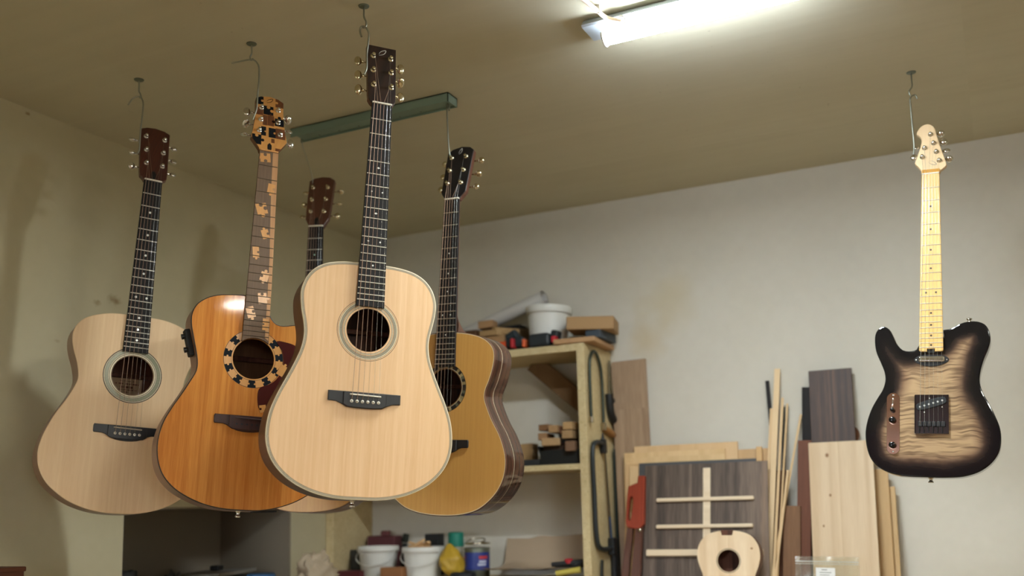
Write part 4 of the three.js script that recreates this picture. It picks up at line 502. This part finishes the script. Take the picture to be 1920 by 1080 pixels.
  // middle shelf
  const mb = 'offcuts of wood in the black crate'; const cr = thing('crate', 'black plastic crate heaped with wood offcuts on the middle shelf', 'crate', undefined, [-1.375, MIDY, -3.25]); add(cr, 'crate_body', [rbox(0.15, 0.006, 0.17, 0.002, [0, 0.004, 0]), rbox(0.15, 0.05, 0.006, 0.002, [0, 0.027, 0.085]), rbox(0.15, 0.14, 0.006, 0.002, [0, 0.07, -0.085]), rbox(0.006, 0.06, 0.17, 0.002, [-0.074, 0.04, 0], [0, 0, 0.35]), rbox(0.006, 0.12, 0.17, 0.002, [0.074, 0.06, 0])], std(0x17191a, 0.5));
  [[-1.415, 0.08, -3.19, 0.065, 0.026, 0.1, 0.35, 0xb8a284, 'slanting tan offcut at the front of the black crate'], [-1.44, 0.1, -3.2, 0.032, 0.026, 0.09, 0.1, 0xac9078, 'orange offcut end at the left of the black crate'], [-1.395, 0.125, -3.2, 0.034, 0.026, 0.09, 0, 0xb8a084, 'square offcut end high in the black crate'], [-1.366, 0.122, -3.21, 0.022, 0.024, 0.08, 0, 0x86685a, 'red brown offcut end high in the black crate'], [-1.336, 0.132, -3.19, 0.034, 0.026, 0.09, 0, 0xc8b08e, 'pale offcut end topmost in the black crate'], [-1.338, 0.102, -3.185, 0.038, 0.028, 0.09, 0.05, 0xb09c80, 'tan offcut end below the topmost in the black crate'], [-1.327, 0.062, -3.185, 0.034, 0.034, 0.09, 0, 0x8a7468, 'brown offcut end low at the right of the crate'], [-1.435, 0.133, -3.21, 0.036, 0.022, 0.08, -0.1, 0x94765c, 'brown offcut end topmost at the left of the crate'], [-1.38, 0.045, -3.22, 0.12, 0.06, 0.1, 0, 0x3a2a20, 'dark block filling the bottom of the black crate']].forEach(([x, y, z, w, h, d, r, c, label]) => single('wood_block', label, 'wood block', mb, grain(rbox(w, h, d, 0.002, [x, MIDY + y, z], [0, r, 0]), 2, 0.3, 0.8), wood(T.board, 0.65, { color: c })));
  single('wood_block', 'beige upright block on the middle shelf beside the glossy guitar', 'wood block', undefined, grain(rbox(0.05, 0.085, 0.05, 0.003, [-1.545, MIDY + 0.044, -3.28]), 1, 0.3, 0.8), wood(T.board, 0.7, { color: 0xb8a484 })); single('box', 'dark flat box at the front of the middle shelf', 'box', undefined, rbox(0.09, 0.022, 0.06, 0.004, [-1.5, MIDY + 0.012, -3.19], [0, 0.2, 0]), M.blackRubber); single('box', 'grey brown flat box behind on the middle shelf', 'box', undefined, rbox(0.09, 0.028, 0.05, 0.004, [-1.49, MIDY + 0.015, -3.3]), std(0x5e554c, 0.7));
  // lower shelf
  const b1 = bucket('bucket', 'white bucket before the dark red crate on the lower shelf', -2.162, LOW, -3.22, 0.076, 0.115, 'white plastic buckets'), b2 = bucket('bucket', 'white bucket full of wood chips on the lower shelf', -1.957, LOW, -3.21, 0.076, 0.112, 'white plastic buckets'); for (const b of [b1, b2]) add(b, 'handle', tube([[-0.08, 0.1, 0.01], [-0.07, 0.07, 0.045], [0, 0.045, 0.078], [0.07, 0.06, 0.045], [0.08, 0.1, 0.01]], 0.002, 30, 6), M.whitePlastic);
  { const R = rng(99), cg = 'wood chips in the white bucket', words = ['curled pale', 'flat tan', 'thin pale', 'short orange', 'long tan', 'broken pale', 'small brown']; for (let i = 0; i < 7; i++) single('wood_chip', words[i] + ' wood chip sticking out of the white bucket', 'wood chip', cg, rbox(0.05 + R() * 0.02, 0.007, 0.014, 0.001, [-1.957 + (R() - 0.5) * 0.07, LOW + 0.112 + R() * 0.014, -3.21 + (R() - 0.5) * 0.06], [R() * 0.4, R() * 3, (R() - 0.5) * 0.8]), wood(T.board, 0.7, { color: [0xf0d8b8, 0xdcc0a0, 0xe8d0b0][i % 3] })); single('sawdust', 'pale sawdust filling the white bucket', 'sawdust', undefined, lathe([[0, 0.118], [0.03, 0.114], [0.06, 0.1], [0.07, 0.09]], [-1.957, LOW, -3.21], [0, 0, 0], 20), std(0xc8a478, 0.95)).userData.kind = 'stuff'; }
  const rc = thing('crate', 'dark red crate of tools behind the left white bucket', 'crate', undefined); add(rc, 'crate_body', rbox(0.13, 0.15, 0.06, 0.006, [-2.215, LOW + 0.076, -3.345]), std(0x5a2c30, 0.6)); add(rc, 'handle', rbox(0.04, 0.02, 0.02, 0.006, [-2.21, LOW + 0.16, -3.345]), std(0x6a3a3c, 0.6));
  const br = thing('brush', 'dark brush standing beside the dark red crate', 'brush', undefined); add(br, 'handle', rod([-2.13, LOW + 0.002, -3.34], [-2.12, LOW + 0.12, -3.345], 0.008, 0.01, 10), M.blackRubber); add(br, 'bristles', rbox(0.024, 0.035, 0.02, 0.006, [-2.118, LOW + 0.14, -3.345], [0, 0, -0.2]), std(0x24261e, 0.8));
  single('box', 'black box standing behind the bucket of chips', 'box', undefined, rbox(0.06, 0.155, 0.05, 0.004, [-1.985, LOW + 0.078, -3.34]), M.blackRubber);
  const gb = thing('glass_jar', 'grey jars between the two white buckets', 'jar', undefined); add(gb, 'jar_body', cyl(0.022, 0.022, 0.08, [-2.06, LOW + 0.041, -3.3], [0, 0, 0], 18), phy(0x7a8078, 0.3)); add(gb, 'lid', cyl(0.023, 0.023, 0.018, [-2.06, LOW + 0.09, -3.3], [0, 0, 0], 18), M.zinc);
  const tc = thing('spray_can', 'can with teal cap behind the yellow bag', 'can', undefined, [-1.845, LOW, -3.26]); add(tc, 'can_body', cyl(0.027, 0.027, 0.11, [0, 0.056, 0], [0, 0, 0], 20), std(0xb8b4a0, 0.5)); add(tc, 'cap', lathe([[0.029, 0.11], [0.029, 0.155], [0.026, 0.162], [0, 0.163]], [0, 0, 0], [0, 0, 0], 20), std(0x147a68, 0.5));
  { const y = thing('plastic_bag', 'crumpled yellow plastic bag before the teal capped can', 'bag', undefined, [-1.815, LOW, -3.185]); const g = new THREE.SphereGeometry(0.045, 26, 20), p = g.attributes.position; for (let i = 0; i < p.count; i++) { const v = new THREE.Vector3().fromBufferAttribute(p, i), n = 1 + (fbm(v.x * 40 + 5, v.y * 40 + v.z * 30, 211, 3) - 0.5) * 0.9, h = (v.y + 0.045) / 0.09, k = h > 0.55 ? 1 - (h - 0.55) * 1.0 : 1; p.setXYZ(i, v.x * n * k - (h > 0.5 ? (h - 0.5) * 0.03 : 0), (v.y + 0.045) * 1.4 * (0.9 + 0.1 * n), v.z * n * k * 0.9); } g.computeVertexNormals(); add(y, 'bag_film', g, phy(0xb8962e, 0.4)); }
  { const c = thing('paint_tin', 'blue labelled tin with bare metal lid', 'tin', undefined, [-1.742, LOW, -3.23]); const blue = new THREE.MeshStandardMaterial({ roughness: 0.45, map: tex(256, 64, (u, v) => { const a = (u * 3) % 1; if (v > 0.62 && v < 0.8 && a > 0.3 && a < 0.68) return [190, 60, 66]; for (const [y, x0, x1] of [[0.48, 0.3, 0.62], [0.3, 0.26, 0.6]]) if (Math.abs(v - y) < 0.07 && a > x0 && a < x1 && ((a * 25) % 1) > 0.3) return [222, 224, 232]; return [34, 52, 128]; }) }); add(c, 'label_wrap', new THREE.CylinderGeometry(0.046, 0.046, 0.062, 28, 1, true).translate(0, 0.06, 0), blue); add(c, 'can_body', lathe([[0, 0.001], [0.0455, 0.001], [0.0455, 0.1], [0.048, 0.103], [0.046, 0.107], [0.04, 0.104], [0, 0.104]], [0, 0, 0], [0, 0, 0], 28), M.zinc); add(c, 'lid_rim', [new THREE.TorusGeometry(0.044, 0.003, 8, 28).rotateX(Math.PI / 2).translate(0.003, 0.122, 0), new THREE.TorusGeometry(0.034, 0.0025, 8, 24).rotateX(Math.PI / 2 + 0.3).translate(-0.004, 0.13, 0)], M.nickel); }
  { const g = new THREE.PlaneGeometry(0.36, 0.3, 24, 18), p = g.attributes.position; for (let i = 0; i < p.count; i++) { const x = p.getX(i), v = (p.getY(i) + 0.15) / 0.3, a = v < 0.5 ? 0 : (v - 0.5) * 2; const z = SZ1 - 0.03 - Math.min(v, 0.55) * 0.36, y = LOW + 0.035 + a * 0.105 + (fbm(x * 9, v * 5, 221, 3) - 0.5) * 0.03; p.setXYZ(i, -1.515 + x, y, z - a * 0.025); } g.computeVertexNormals(); single('paper_sheet', 'brown wrapping paper draped at the back of the lower shelf', 'paper', undefined, g, new THREE.MeshStandardMaterial({ color: 0xa8947c, roughness: 0.9, side: THREE.DoubleSide })); }
  const ch = thing('chisel', 'chisel with yellow handle lying before the brown paper', 'chisel', undefined); add(ch, 'handle', rod([-1.395, LOW + 0.022, -3.15], [-1.31, LOW + 0.034, -3.16], 0.009, 0.011, 12), std(0xb8a94c, 0.4)); add(ch, 'blade', rbox(0.08, 0.003, 0.014, 0.001, [-1.435, LOW + 0.016, -3.145], [0, 0, 0.14]), M.steel);
  const pl = thing('pliers', 'black pliers with red pivot on the brown paper', 'pliers', undefined); add(pl, 'handles', [rod([-1.42, LOW + 0.05, -3.17], [-1.31, LOW + 0.058, -3.19], 0.008, 0.01, 10), rod([-1.42, LOW + 0.046, -3.2], [-1.31, LOW + 0.05, -3.18], 0.008, 0.01, 10)], M.blackRubber); add(pl, 'pivot', cyl(0.014, 0.014, 0.012, [-1.362, LOW + 0.062, -3.183], [0.2, 0, 0]), std(0xb02830, 0.5));
  single('tape_roll', 'dark tape roll lying before the yellow bag', 'tape', undefined, new THREE.TorusGeometry(0.035, 0.012, 10, 28).rotateX(Math.PI / 2).translate(-1.76, LOW + 0.012, -3.155), M.blackRubber);
  single('wooden_box', 'small orange brown wooden box between the white buckets', 'box', undefined, grain(rbox(0.095, 0.04, 0.05, 0.003, [-2.047, LOW + 0.021, -3.155]), 0, 0.3, 0.8), wood(T.board, 0.65, { color: 0xa87e5c })); single('box', 'dark red flat box at the left end of the lower shelf', 'box', undefined, rbox(0.11, 0.026, 0.06, 0.003, [-2.242, LOW + 0.014, -3.165]), std(0x5c2226, 0.6)); single('box', 'dark upright box behind the dark red flat box', 'box', undefined, rbox(0.05, 0.1, 0.06, 0.004, [-2.275, LOW + 0.051, -3.26]), std(0x2e2e28, 0.6));
}
// ---------------------------------------------------------------- bench along the back wall with the leaning stock
{
  const b = thing('workbench', 'low wooden workbench carrying the leaning boards', 'bench', undefined, [-0.35, 0, -3.09]); add(b, 'bench_top', grain(rbox(1.7, 0.04, 0.6, 0.004, [0.03, 0.78, 0]), 0, 0.5, 1), M.board); for (const x of [-0.78, 0.82]) for (const z of [-0.26, 0.26]) add(b, 'leg', rbox(0.07, 0.76, 0.07, 0.004, [x, 0.38, z]), M.board);
}
const BY = 0.80;
// a board whose back top edge meets the wall plane zt at height yt, leaning with its foot forward
function leaning(name, label, cat, group, mat, x0, x1, yt, zt, lean, th, roll = 0, o = 0, W = 0.3) {
  const w = x1 - x0, a = Math.atan(lean), h = (yt - BY) / Math.cos(a), m = single(name, label, cat, group, grain(rbox(w, h, th, Math.min(0.0015, th / 3), [0, h / 2, 0]), 1, W, 0.8, o), mat);
  m.position.set((x0 + x1) / 2 - Math.tan(roll) * h * -0.5 * 0, BY, zt + lean * (yt - BY)); m.rotation.set(-a, 0, roll, 'XYZ'); return m;
}
const LB = 'boards leaning on the back wall', tan = (c) => wood(T.board, 0.65, { color: c });
leaning('walnut_plank', 'brown walnut plank leaning beside the shelf unit', 'plank', LB, M.walnut, -1.23, -1.1, 1.776, -3.372, 0.03, 0.012, 0.02);
leaning('spruce_board', 'widest pale board leaning behind all the dark panels', 'board', LB, tan(0xf4e2c8), -1.166, -0.8, 1.463, -3.345, 0.06, 0.01, 0, 1);
leaning('spruce_board', 'pale jointed board leaning second behind the dark panels', 'board', LB, tan(0xfaeacc), -1.199, -0.84, 1.441, -3.33, 0.07, 0.01, 0, 2);
leaning('spruce_board', 'tan board leaning beside the thin sticks', 'board', LB, tan(0xe8d2b4), -0.815, -0.69, 1.436, -3.355, 0.04, 0.01, 0, 3);
leaning('wooden_peg', 'short pale stick with rounded head between board and panel', 'stick', LB, tan(0xf0d8b4), -0.737, -0.718, 1.441, -3.334, 0.09, 0.012, 0.0, 4);
leaning('spruce_strip', 'narrow pale strip leaning nearest the red neck', 'strip', LB, tan(0xf6e6cc), -1.185, -1.115, 1.392, -3.308, 0.13, 0.006, -0.02, 5);
leaning('spruce_strip', 'narrow tan strip leaning left of the red neck', 'strip', LB, tan(0xf0dcc0), -1.208, -1.15, 1.404, -3.318, 0.09, 0.006, -0.03, 6);
leaning('slate_panel', 'grey backing panel behind the braced rosewood panel', 'panel', LB, M.slate, -1.136, -0.732, 1.402, -3.3, 0.16, 0.004, 0.0);
{ // rosewood plate with its braces
  const w = 0.418, lean = 0.2, a = Math.atan(lean), yt = 1.392, h = (yt - BY) / Math.cos(a), g = thing('guitar_back', 'dark rosewood guitar back with pale glued braces', 'guitar back', LB, [-0.902, BY, -3.29 + lean * (yt - BY)], [-a, 0, 0]);
  g.rotation.order = 'XYZ'; add(g, 'plate', grain(rbox(w, h, 0.004, 0.001, [0, h / 2, 0]), 1, 0.46, 0.9, 0.2), M.rosePanel);
  const H = (y) => (y - BY) / Math.cos(a); const br = M.board; add(g, 'centre_strip', grain(rbox(0.025, H(1.376), 0.004, 0.001, [0.008, H(1.376) / 2, 0.004]), 0, 0.3, 0.8), br, 'pale vertical centre strip');
  for (const [x0, x1, y, hh, d] of [[-1.072, -0.743, 1.272, 0.013, 0.012], [-1.071, -0.747, 1.184, 0.013, 0.012], [-1.103, -0.716, 1.099, 0.022, 0.014]]) add(g, 'cross_brace', grain(rbox(x1 - x0, hh, d, 0.004, [(x0 + x1) / 2 + 0.908, H(y), d / 2 + 0.002]), 0, 0.3, 0.8), br);
}
{ // slotted red neck blank standing beside the panel
  const n = thing('neck_blank', 'orange red slotted guitar neck standing beside the rosewood panel', 'neck', undefined, [-1.132, BY, -3.155], [-0.16, 0, -0.0]); n.rotation.order = 'XYZ'; const red = wood(T.mahogany, 0.45, { color: 0xffffff }); red.map = woodTex({ a: [160, 64, 38], b: [126, 46, 26], n: 30, k: [0.4, 0.3, 0.5], seed: 231 });
  const o = [[0.035, 0.563], [0.012, 0.563], [0.01, 0.54], [-0.004, 0.535], [-0.022, 0.528], [-0.026, 0.5], [-0.03, 0.408], [-0.026, 0.392], [0, 0.385], [0.02, 0.385], [0.034, 0.4]], slot = spline([[-0.016, 0.488], [-0.011, 0.494], [-0.006, 0.488], [-0.012, 0.42], [-0.017, 0.41], [-0.021, 0.418]], 24);
  add(n, 'slotted_head', grain(extrude(o, -0.012, 0.01, 0.002, [slot]), 1, 0.1, 0.4), red); add(n, 'neck_shaft', grain(merge([extrude([[-0.026, 0.39], [-0.006, 0.387], [-0.03, 0.1], [-0.05, 0.0], [-0.078, 0.0], [-0.06, 0.1]], -0.012, 0.006, 0.002), extrude([[0.004, 0.386], [0.028, 0.39], [0.022, 0.2], [0.01, 0.0], [-0.03, 0.0], [-0.012, 0.2]], -0.012, 0.008, 0.002)]), 1, 0.1, 0.4), M.mahogany); add(n, 'tuning_peg', sph(0.007, [0.022, 0.38, 0.012], [1, 1, 1]), M.nickel);
}
{ // small unfinished guitar body
  const half = mm([[0, 180], [35, 178], [70, 165], [92, 135], [97, 100], [90, 70], [79, 40], [78, 15], [92, -25], [116, -75], [124, -120], [112, -160], [75, -182], [0, -190]]), out = spline(mirror(half), 140), hr = 0.034, hy = 0.088, g = thing('ukulele_body', 'small unfinished pale instrument body without neck before the rosewood panel', 'instrument body', undefined, [-0.793, 0.994, -3.1], [-0.1, 0.05, 0]);
  const hole = circle(hr, 40, 0, hy); add(g, 'soundboard', grain(extrude(out, -0.003, 0, 0, [hole]), 1, 0.2, 0.5), M.pine); add(g, 'side', strip([at(offset(out, -0.0008), -0.001), at(offset(out, -0.0008), -0.06)]), M.mahogany); add(g, 'back', new THREE.ShapeGeometry(shapeOf(offset(out, -0.001))).translate(0, 0, -0.06), M.inside); add(g, 'rosette_ring', ring(0.036, 0.0375, -0.0005, 0.0002, 0, hy, 48), M.darkLine); add(g, 'neck_slot', extrude([[-0.022, 0.182], [0.018, 0.182], [0.014, 0.166], [-0.018, 0.166]], -0.004, 0.0006), M.inside);
}
// thin sticks
const ST = 'thin spruce sticks leaning on the wall';
function stick(label, x0, y0, z0, x1, y1, z1, w, t, c) { const A = V([x0, y0, z0]), B = V([x1, y1, z1]), d = B.clone().sub(A), L = d.length(), g = grain(rbox(w, L, t, 0.0008), 1, 0.2, 0.8, x0 * 9); g.applyQuaternion(new THREE.Quaternion().setFromUnitVectors(new THREE.Vector3(0, 1, 0), d.normalize())); g.translate(...A.add(B).multiplyScalar(0.5).toArray()); single('wooden_stick', label, 'stick', ST, g, tan(c)); }
stick('tallest pale stick of the bundle beside the rosewood panel', -0.722, BY, -3.23, -0.659, 1.701, -3.372, 0.019, 0.006, 0xfff4e0);
stick('pale stick at the left edge of the tallest stick', -0.742, BY, -3.222, -0.684, 1.568, -3.365, 0.011, 0.006, 0xf6e6cc);
stick('pale stick just right of the tallest stick', -0.703, BY, -3.2, -0.644, 1.6, -3.352, 0.008, 0.006, 0xf6e8d0);
stick('thin pointed stick standing apart right of the bundle', -0.695, BY, -3.21, -0.634, 1.582, -3.374, 0.006, 0.004, 0xf2e2c4);
stick('slanting stick crossing behind the red brown plank', -0.737, BY, -3.19, -0.592, 1.543, -3.374, 0.007, 0.004, 0xf2e2c4);
stick('second slanting stick below the crossing one', -0.712, BY, -3.205, -0.634, 1.36, -3.312, 0.007, 0.005, 0xf6e8d0);
leaning('dark_strip', 'narrow dark strip behind the tallest pale stick', 'strip', LB, M.ebony, -0.677, -0.664, 1.665, -3.378, 0.03, 0.004, 0.03);
leaning('dark_strip', 'narrow dark green strip right of the tallest pale stick', 'strip', LB, std(0x252b28, 0.6), -0.69, -0.678, 1.572, -3.364, 0.05, 0.004, -0.05);
leaning('brown_plank', 'dark brown plank behind the slanting sticks', 'plank', LB, wood(T.walnut, 0.65, { color: 0x9a7258 }), -0.69, -0.646, 1.361, -3.343, 0.1, 0.01, 0);
leaning('brown_plank', 'grey brown plank low before the slanting sticks', 'plank', LB, wood(T.walnut, 0.65, { color: 0xc8ac90 }), -0.675, -0.62, 1.245, -3.318, 0.12, 0.01, -0.04);
leaning('brown_plank', 'red brown plank leaning left of the dark boards', 'plank', LB, wood(T.walnut, 0.6, { color: 0xb07858 }), -0.64, -0.595, 1.456, -3.358, 0.12, 0.014, -0.055);
leaning('ebony_plank', 'black plank slanting left behind the tall dark board', 'plank', LB, M.ebony, -0.63, -0.596, 1.634, -3.382, 0.03, 0.012, -0.055);
leaning('rosewood_board', 'tall dark striped rosewood board behind the knotty pine board', 'board', LB, M.darkBoard, -0.556, -0.42, 1.682, -3.36, 0.13, 0.012, 0.0, 3, 0.22);
leaning('pine_board', 'wide knotty pine board standing before the tall dark board', 'board', LB, M.pine, -0.563, -0.368, 1.443, -3.31, 0.16, 0.012, 0, 0, 0.2).geometry.attributes.uv.needsUpdate = true;
leaning('pine_board', 'narrow pale board edge right of the knotty pine board', 'board', LB, tan(0xe0ccaa), -0.39, -0.332, 1.352, -3.345, 0.13, 0.012, 0, 7);
leaning('pine_board', 'shortest pale board edge right of the knotty pine board', 'board', LB, tan(0xe8d8b8), -0.37, -0.316, 1.297, -3.355, 0.13, 0.012, 0, 8);
single('wooden_disc', 'small brown wooden disc peeping from behind the tall dark board', 'disc', undefined, cyl(0.032, 0.032, 0.012, [-0.445, 1.468, -3.378], [Math.PI / 2, 0, 0], 24), wood(T.walnut, 0.6, { color: 0xb08050 }));
{ // clear zip bag with shavings and a white label
  const g = thing('zip_bag', 'clear zip bag with white label before the knotty pine board', 'bag', undefined, [-0.515, BY, -3.14], [-0.1, 0, -0.02]); const film = (s) => { const p = new THREE.PlaneGeometry(0.186, 0.292, 22, 26), q = p.attributes.position; for (let i = 0; i < q.count; i++) { const x = q.getX(i), y = q.getY(i) + 0.146, e = clamp(1 - Math.abs(x) / 0.093) ** 0.5 * clamp((0.285 - y) / 0.1) ** 0.6; q.setXYZ(i, x, y, s * (0.0015 + 0.02 * e) + (fbm(x * 40, y * 40, 241 + s, 3) - 0.5) * 0.008 * (0.3 + e)); } p.computeVertexNormals(); return p; };
  add(g, 'film', [film(1), film(-1)], phy(0xf4f4ee, 0.12, { transmission: 0.92, thickness: 0, side: THREE.DoubleSide })); add(g, 'zip_strip', [box(0.184, 0.003, 0.003, [0, 0.277, 0.002]), box(0.184, 0.002, 0.003, [0, 0.27, 0.002])], phy(0xe8e8e0, 0.3, { transmission: 0.5, thickness: 0 })); add(g, 'paper_label', rbox(0.056, 0.06, 0.001, 0.0004, [0.0, 0.228, 0.025]), std(0xe8e8e6, 0.7)); add(g, 'label_print', [box(0.016, 0.0025, 0.0004, [-0.003, 0.252, 0.0257]), box(0.034, 0.002, 0.0004, [0, 0.244, 0.0257]), box(0.028, 0.002, 0.0004, [-0.003, 0.237, 0.0257])], std(0x8a8a88, 0.8));
  const R = rng(303), l = []; for (let i = 0; i < 70; i++) l.push(box(0.03, 0.008, 0.0015, [(R() - 0.5) * 0.14, 0.02 + R() * 0.2, (R() - 0.5) * 0.02], [R() * 3, R() * 3, R() * 3])); const s = add(g, 'shavings', l, tan(0xf2dcb4)); s.userData.kind = 'stuff';
}
// ---------------------------------------------------------------- table before the recess on the left
{
  const t = thing('side_table', 'wooden table under the recess in the left wall', 'table', undefined, [-2.12, 0, -2.35]); add(t, 'table_top', grain(rbox(0.42, 0.03, 1.4, 0.004, [0, 0.965, 0]), 2, 0.5, 1), M.board); for (const x of [-0.17, 0.17]) for (const z of [-0.65, 0.65]) add(t, 'leg', rbox(0.05, 0.95, 0.05, 0.004, [x, 0.475, z]), M.board);
  const N = 0.9;
  single('board', 'grey board lying slanted in the wall recess', 'board', undefined, rbox(0.2, 0.012, 0.34, 0.003, [-2.47, 1.062, -2.66], [0, 0.35, 0.03]), std(0x8a867e, 0.7)); single('crate', 'dark crate under the grey board in the wall recess', 'crate', undefined, rbox(0.18, 0.15, 0.3, 0.005, [-2.47, N + 0.076, -2.66]), std(0x3a3833, 0.7));
  single('box', 'small black box on the grey board in the recess', 'box', undefined, rbox(0.03, 0.016, 0.05, 0.003, [-2.5, 1.078, -2.72], [0, 0.35, 0]), M.black);
  const crump = (name, label, cat, x, y, z, sx, sy, sz, c, seed, amp = 0.8) => { const g = new THREE.SphereGeometry(0.5, 40, 30), p = g.attributes.position; for (let i = 0; i < p.count; i++) { const v = new THREE.Vector3().fromBufferAttribute(p, i), r = 1 + (Math.abs(fbm(v.x * 5 + 9, v.y * 5 + v.z * 4, seed, 4) - 0.5) * 2 - 0.3) * amp; p.setXYZ(i, v.x * r * sx, Math.max(0, (v.y * r + 0.5)) * sy, v.z * r * sz); } g.computeVertexNormals(); single(name, label, cat, undefined, g.translate(x, y, z), std(c, 0.8)); };
  crump('cloth_bag', 'dark cloth bag at the near end of the recess', 'bag', -2.49, N, -2.3, 0.15, 0.19, 0.16, 0x2c2c2a, 251); crump('cloth', 'dark folded cloth before the grey board in the recess', 'cloth', -2.42, N, -2.44, 0.08, 0.18, 0.09, 0x353431, 252, 0.6); crump('paper_bag', 'crumpled cream paper bag beside the wall pillar', 'bag', -2.13, 0.98, -2.79, 0.13, 0.145, 0.14, 0xb8a68c, 253, 1.0);
  const bl = thing('jar', 'jar with blue lid below the cutaway guitar', 'jar', undefined, [-2.15, 0.98, -2.54]); add(bl, 'jar_body', cyl(0.04, 0.04, 0.075, [0, 0.038, 0], [0, 0, 0], 24), phy(0xa8a8a0, 0.3)); add(bl, 'lid', lathe([[0.044, 0.07], [0.045, 0.088], [0.041, 0.093], [0, 0.093]], [0, 0, 0], [0, 0, 0], 24), std(0x3c6ea6, 0.45));
  const bx = thing('wooden_box', 'brown wooden box at the bottom left corner', 'box', undefined, [-2.245, 0.98, -1.62]); add(bx, 'box_body', grain(rbox(0.14, 0.155, 0.16, 0.004, [0, 0.078, 0]), 2, 0.3, 0.8), wood(T.walnut, 0.6, { color: 0x8a5a40 })); add(bx, 'lid', grain(rbox(0.146, 0.012, 0.166, 0.003, [0, 0.158, 0]), 2, 0.3, 0.8), wood(T.walnut, 0.6, { color: 0x8a5a40 }));
}
scene.traverse((o) => { if (o.isMesh) o.castShadow = o.receiveShadow = true; });
renderer.render(scene, camera);
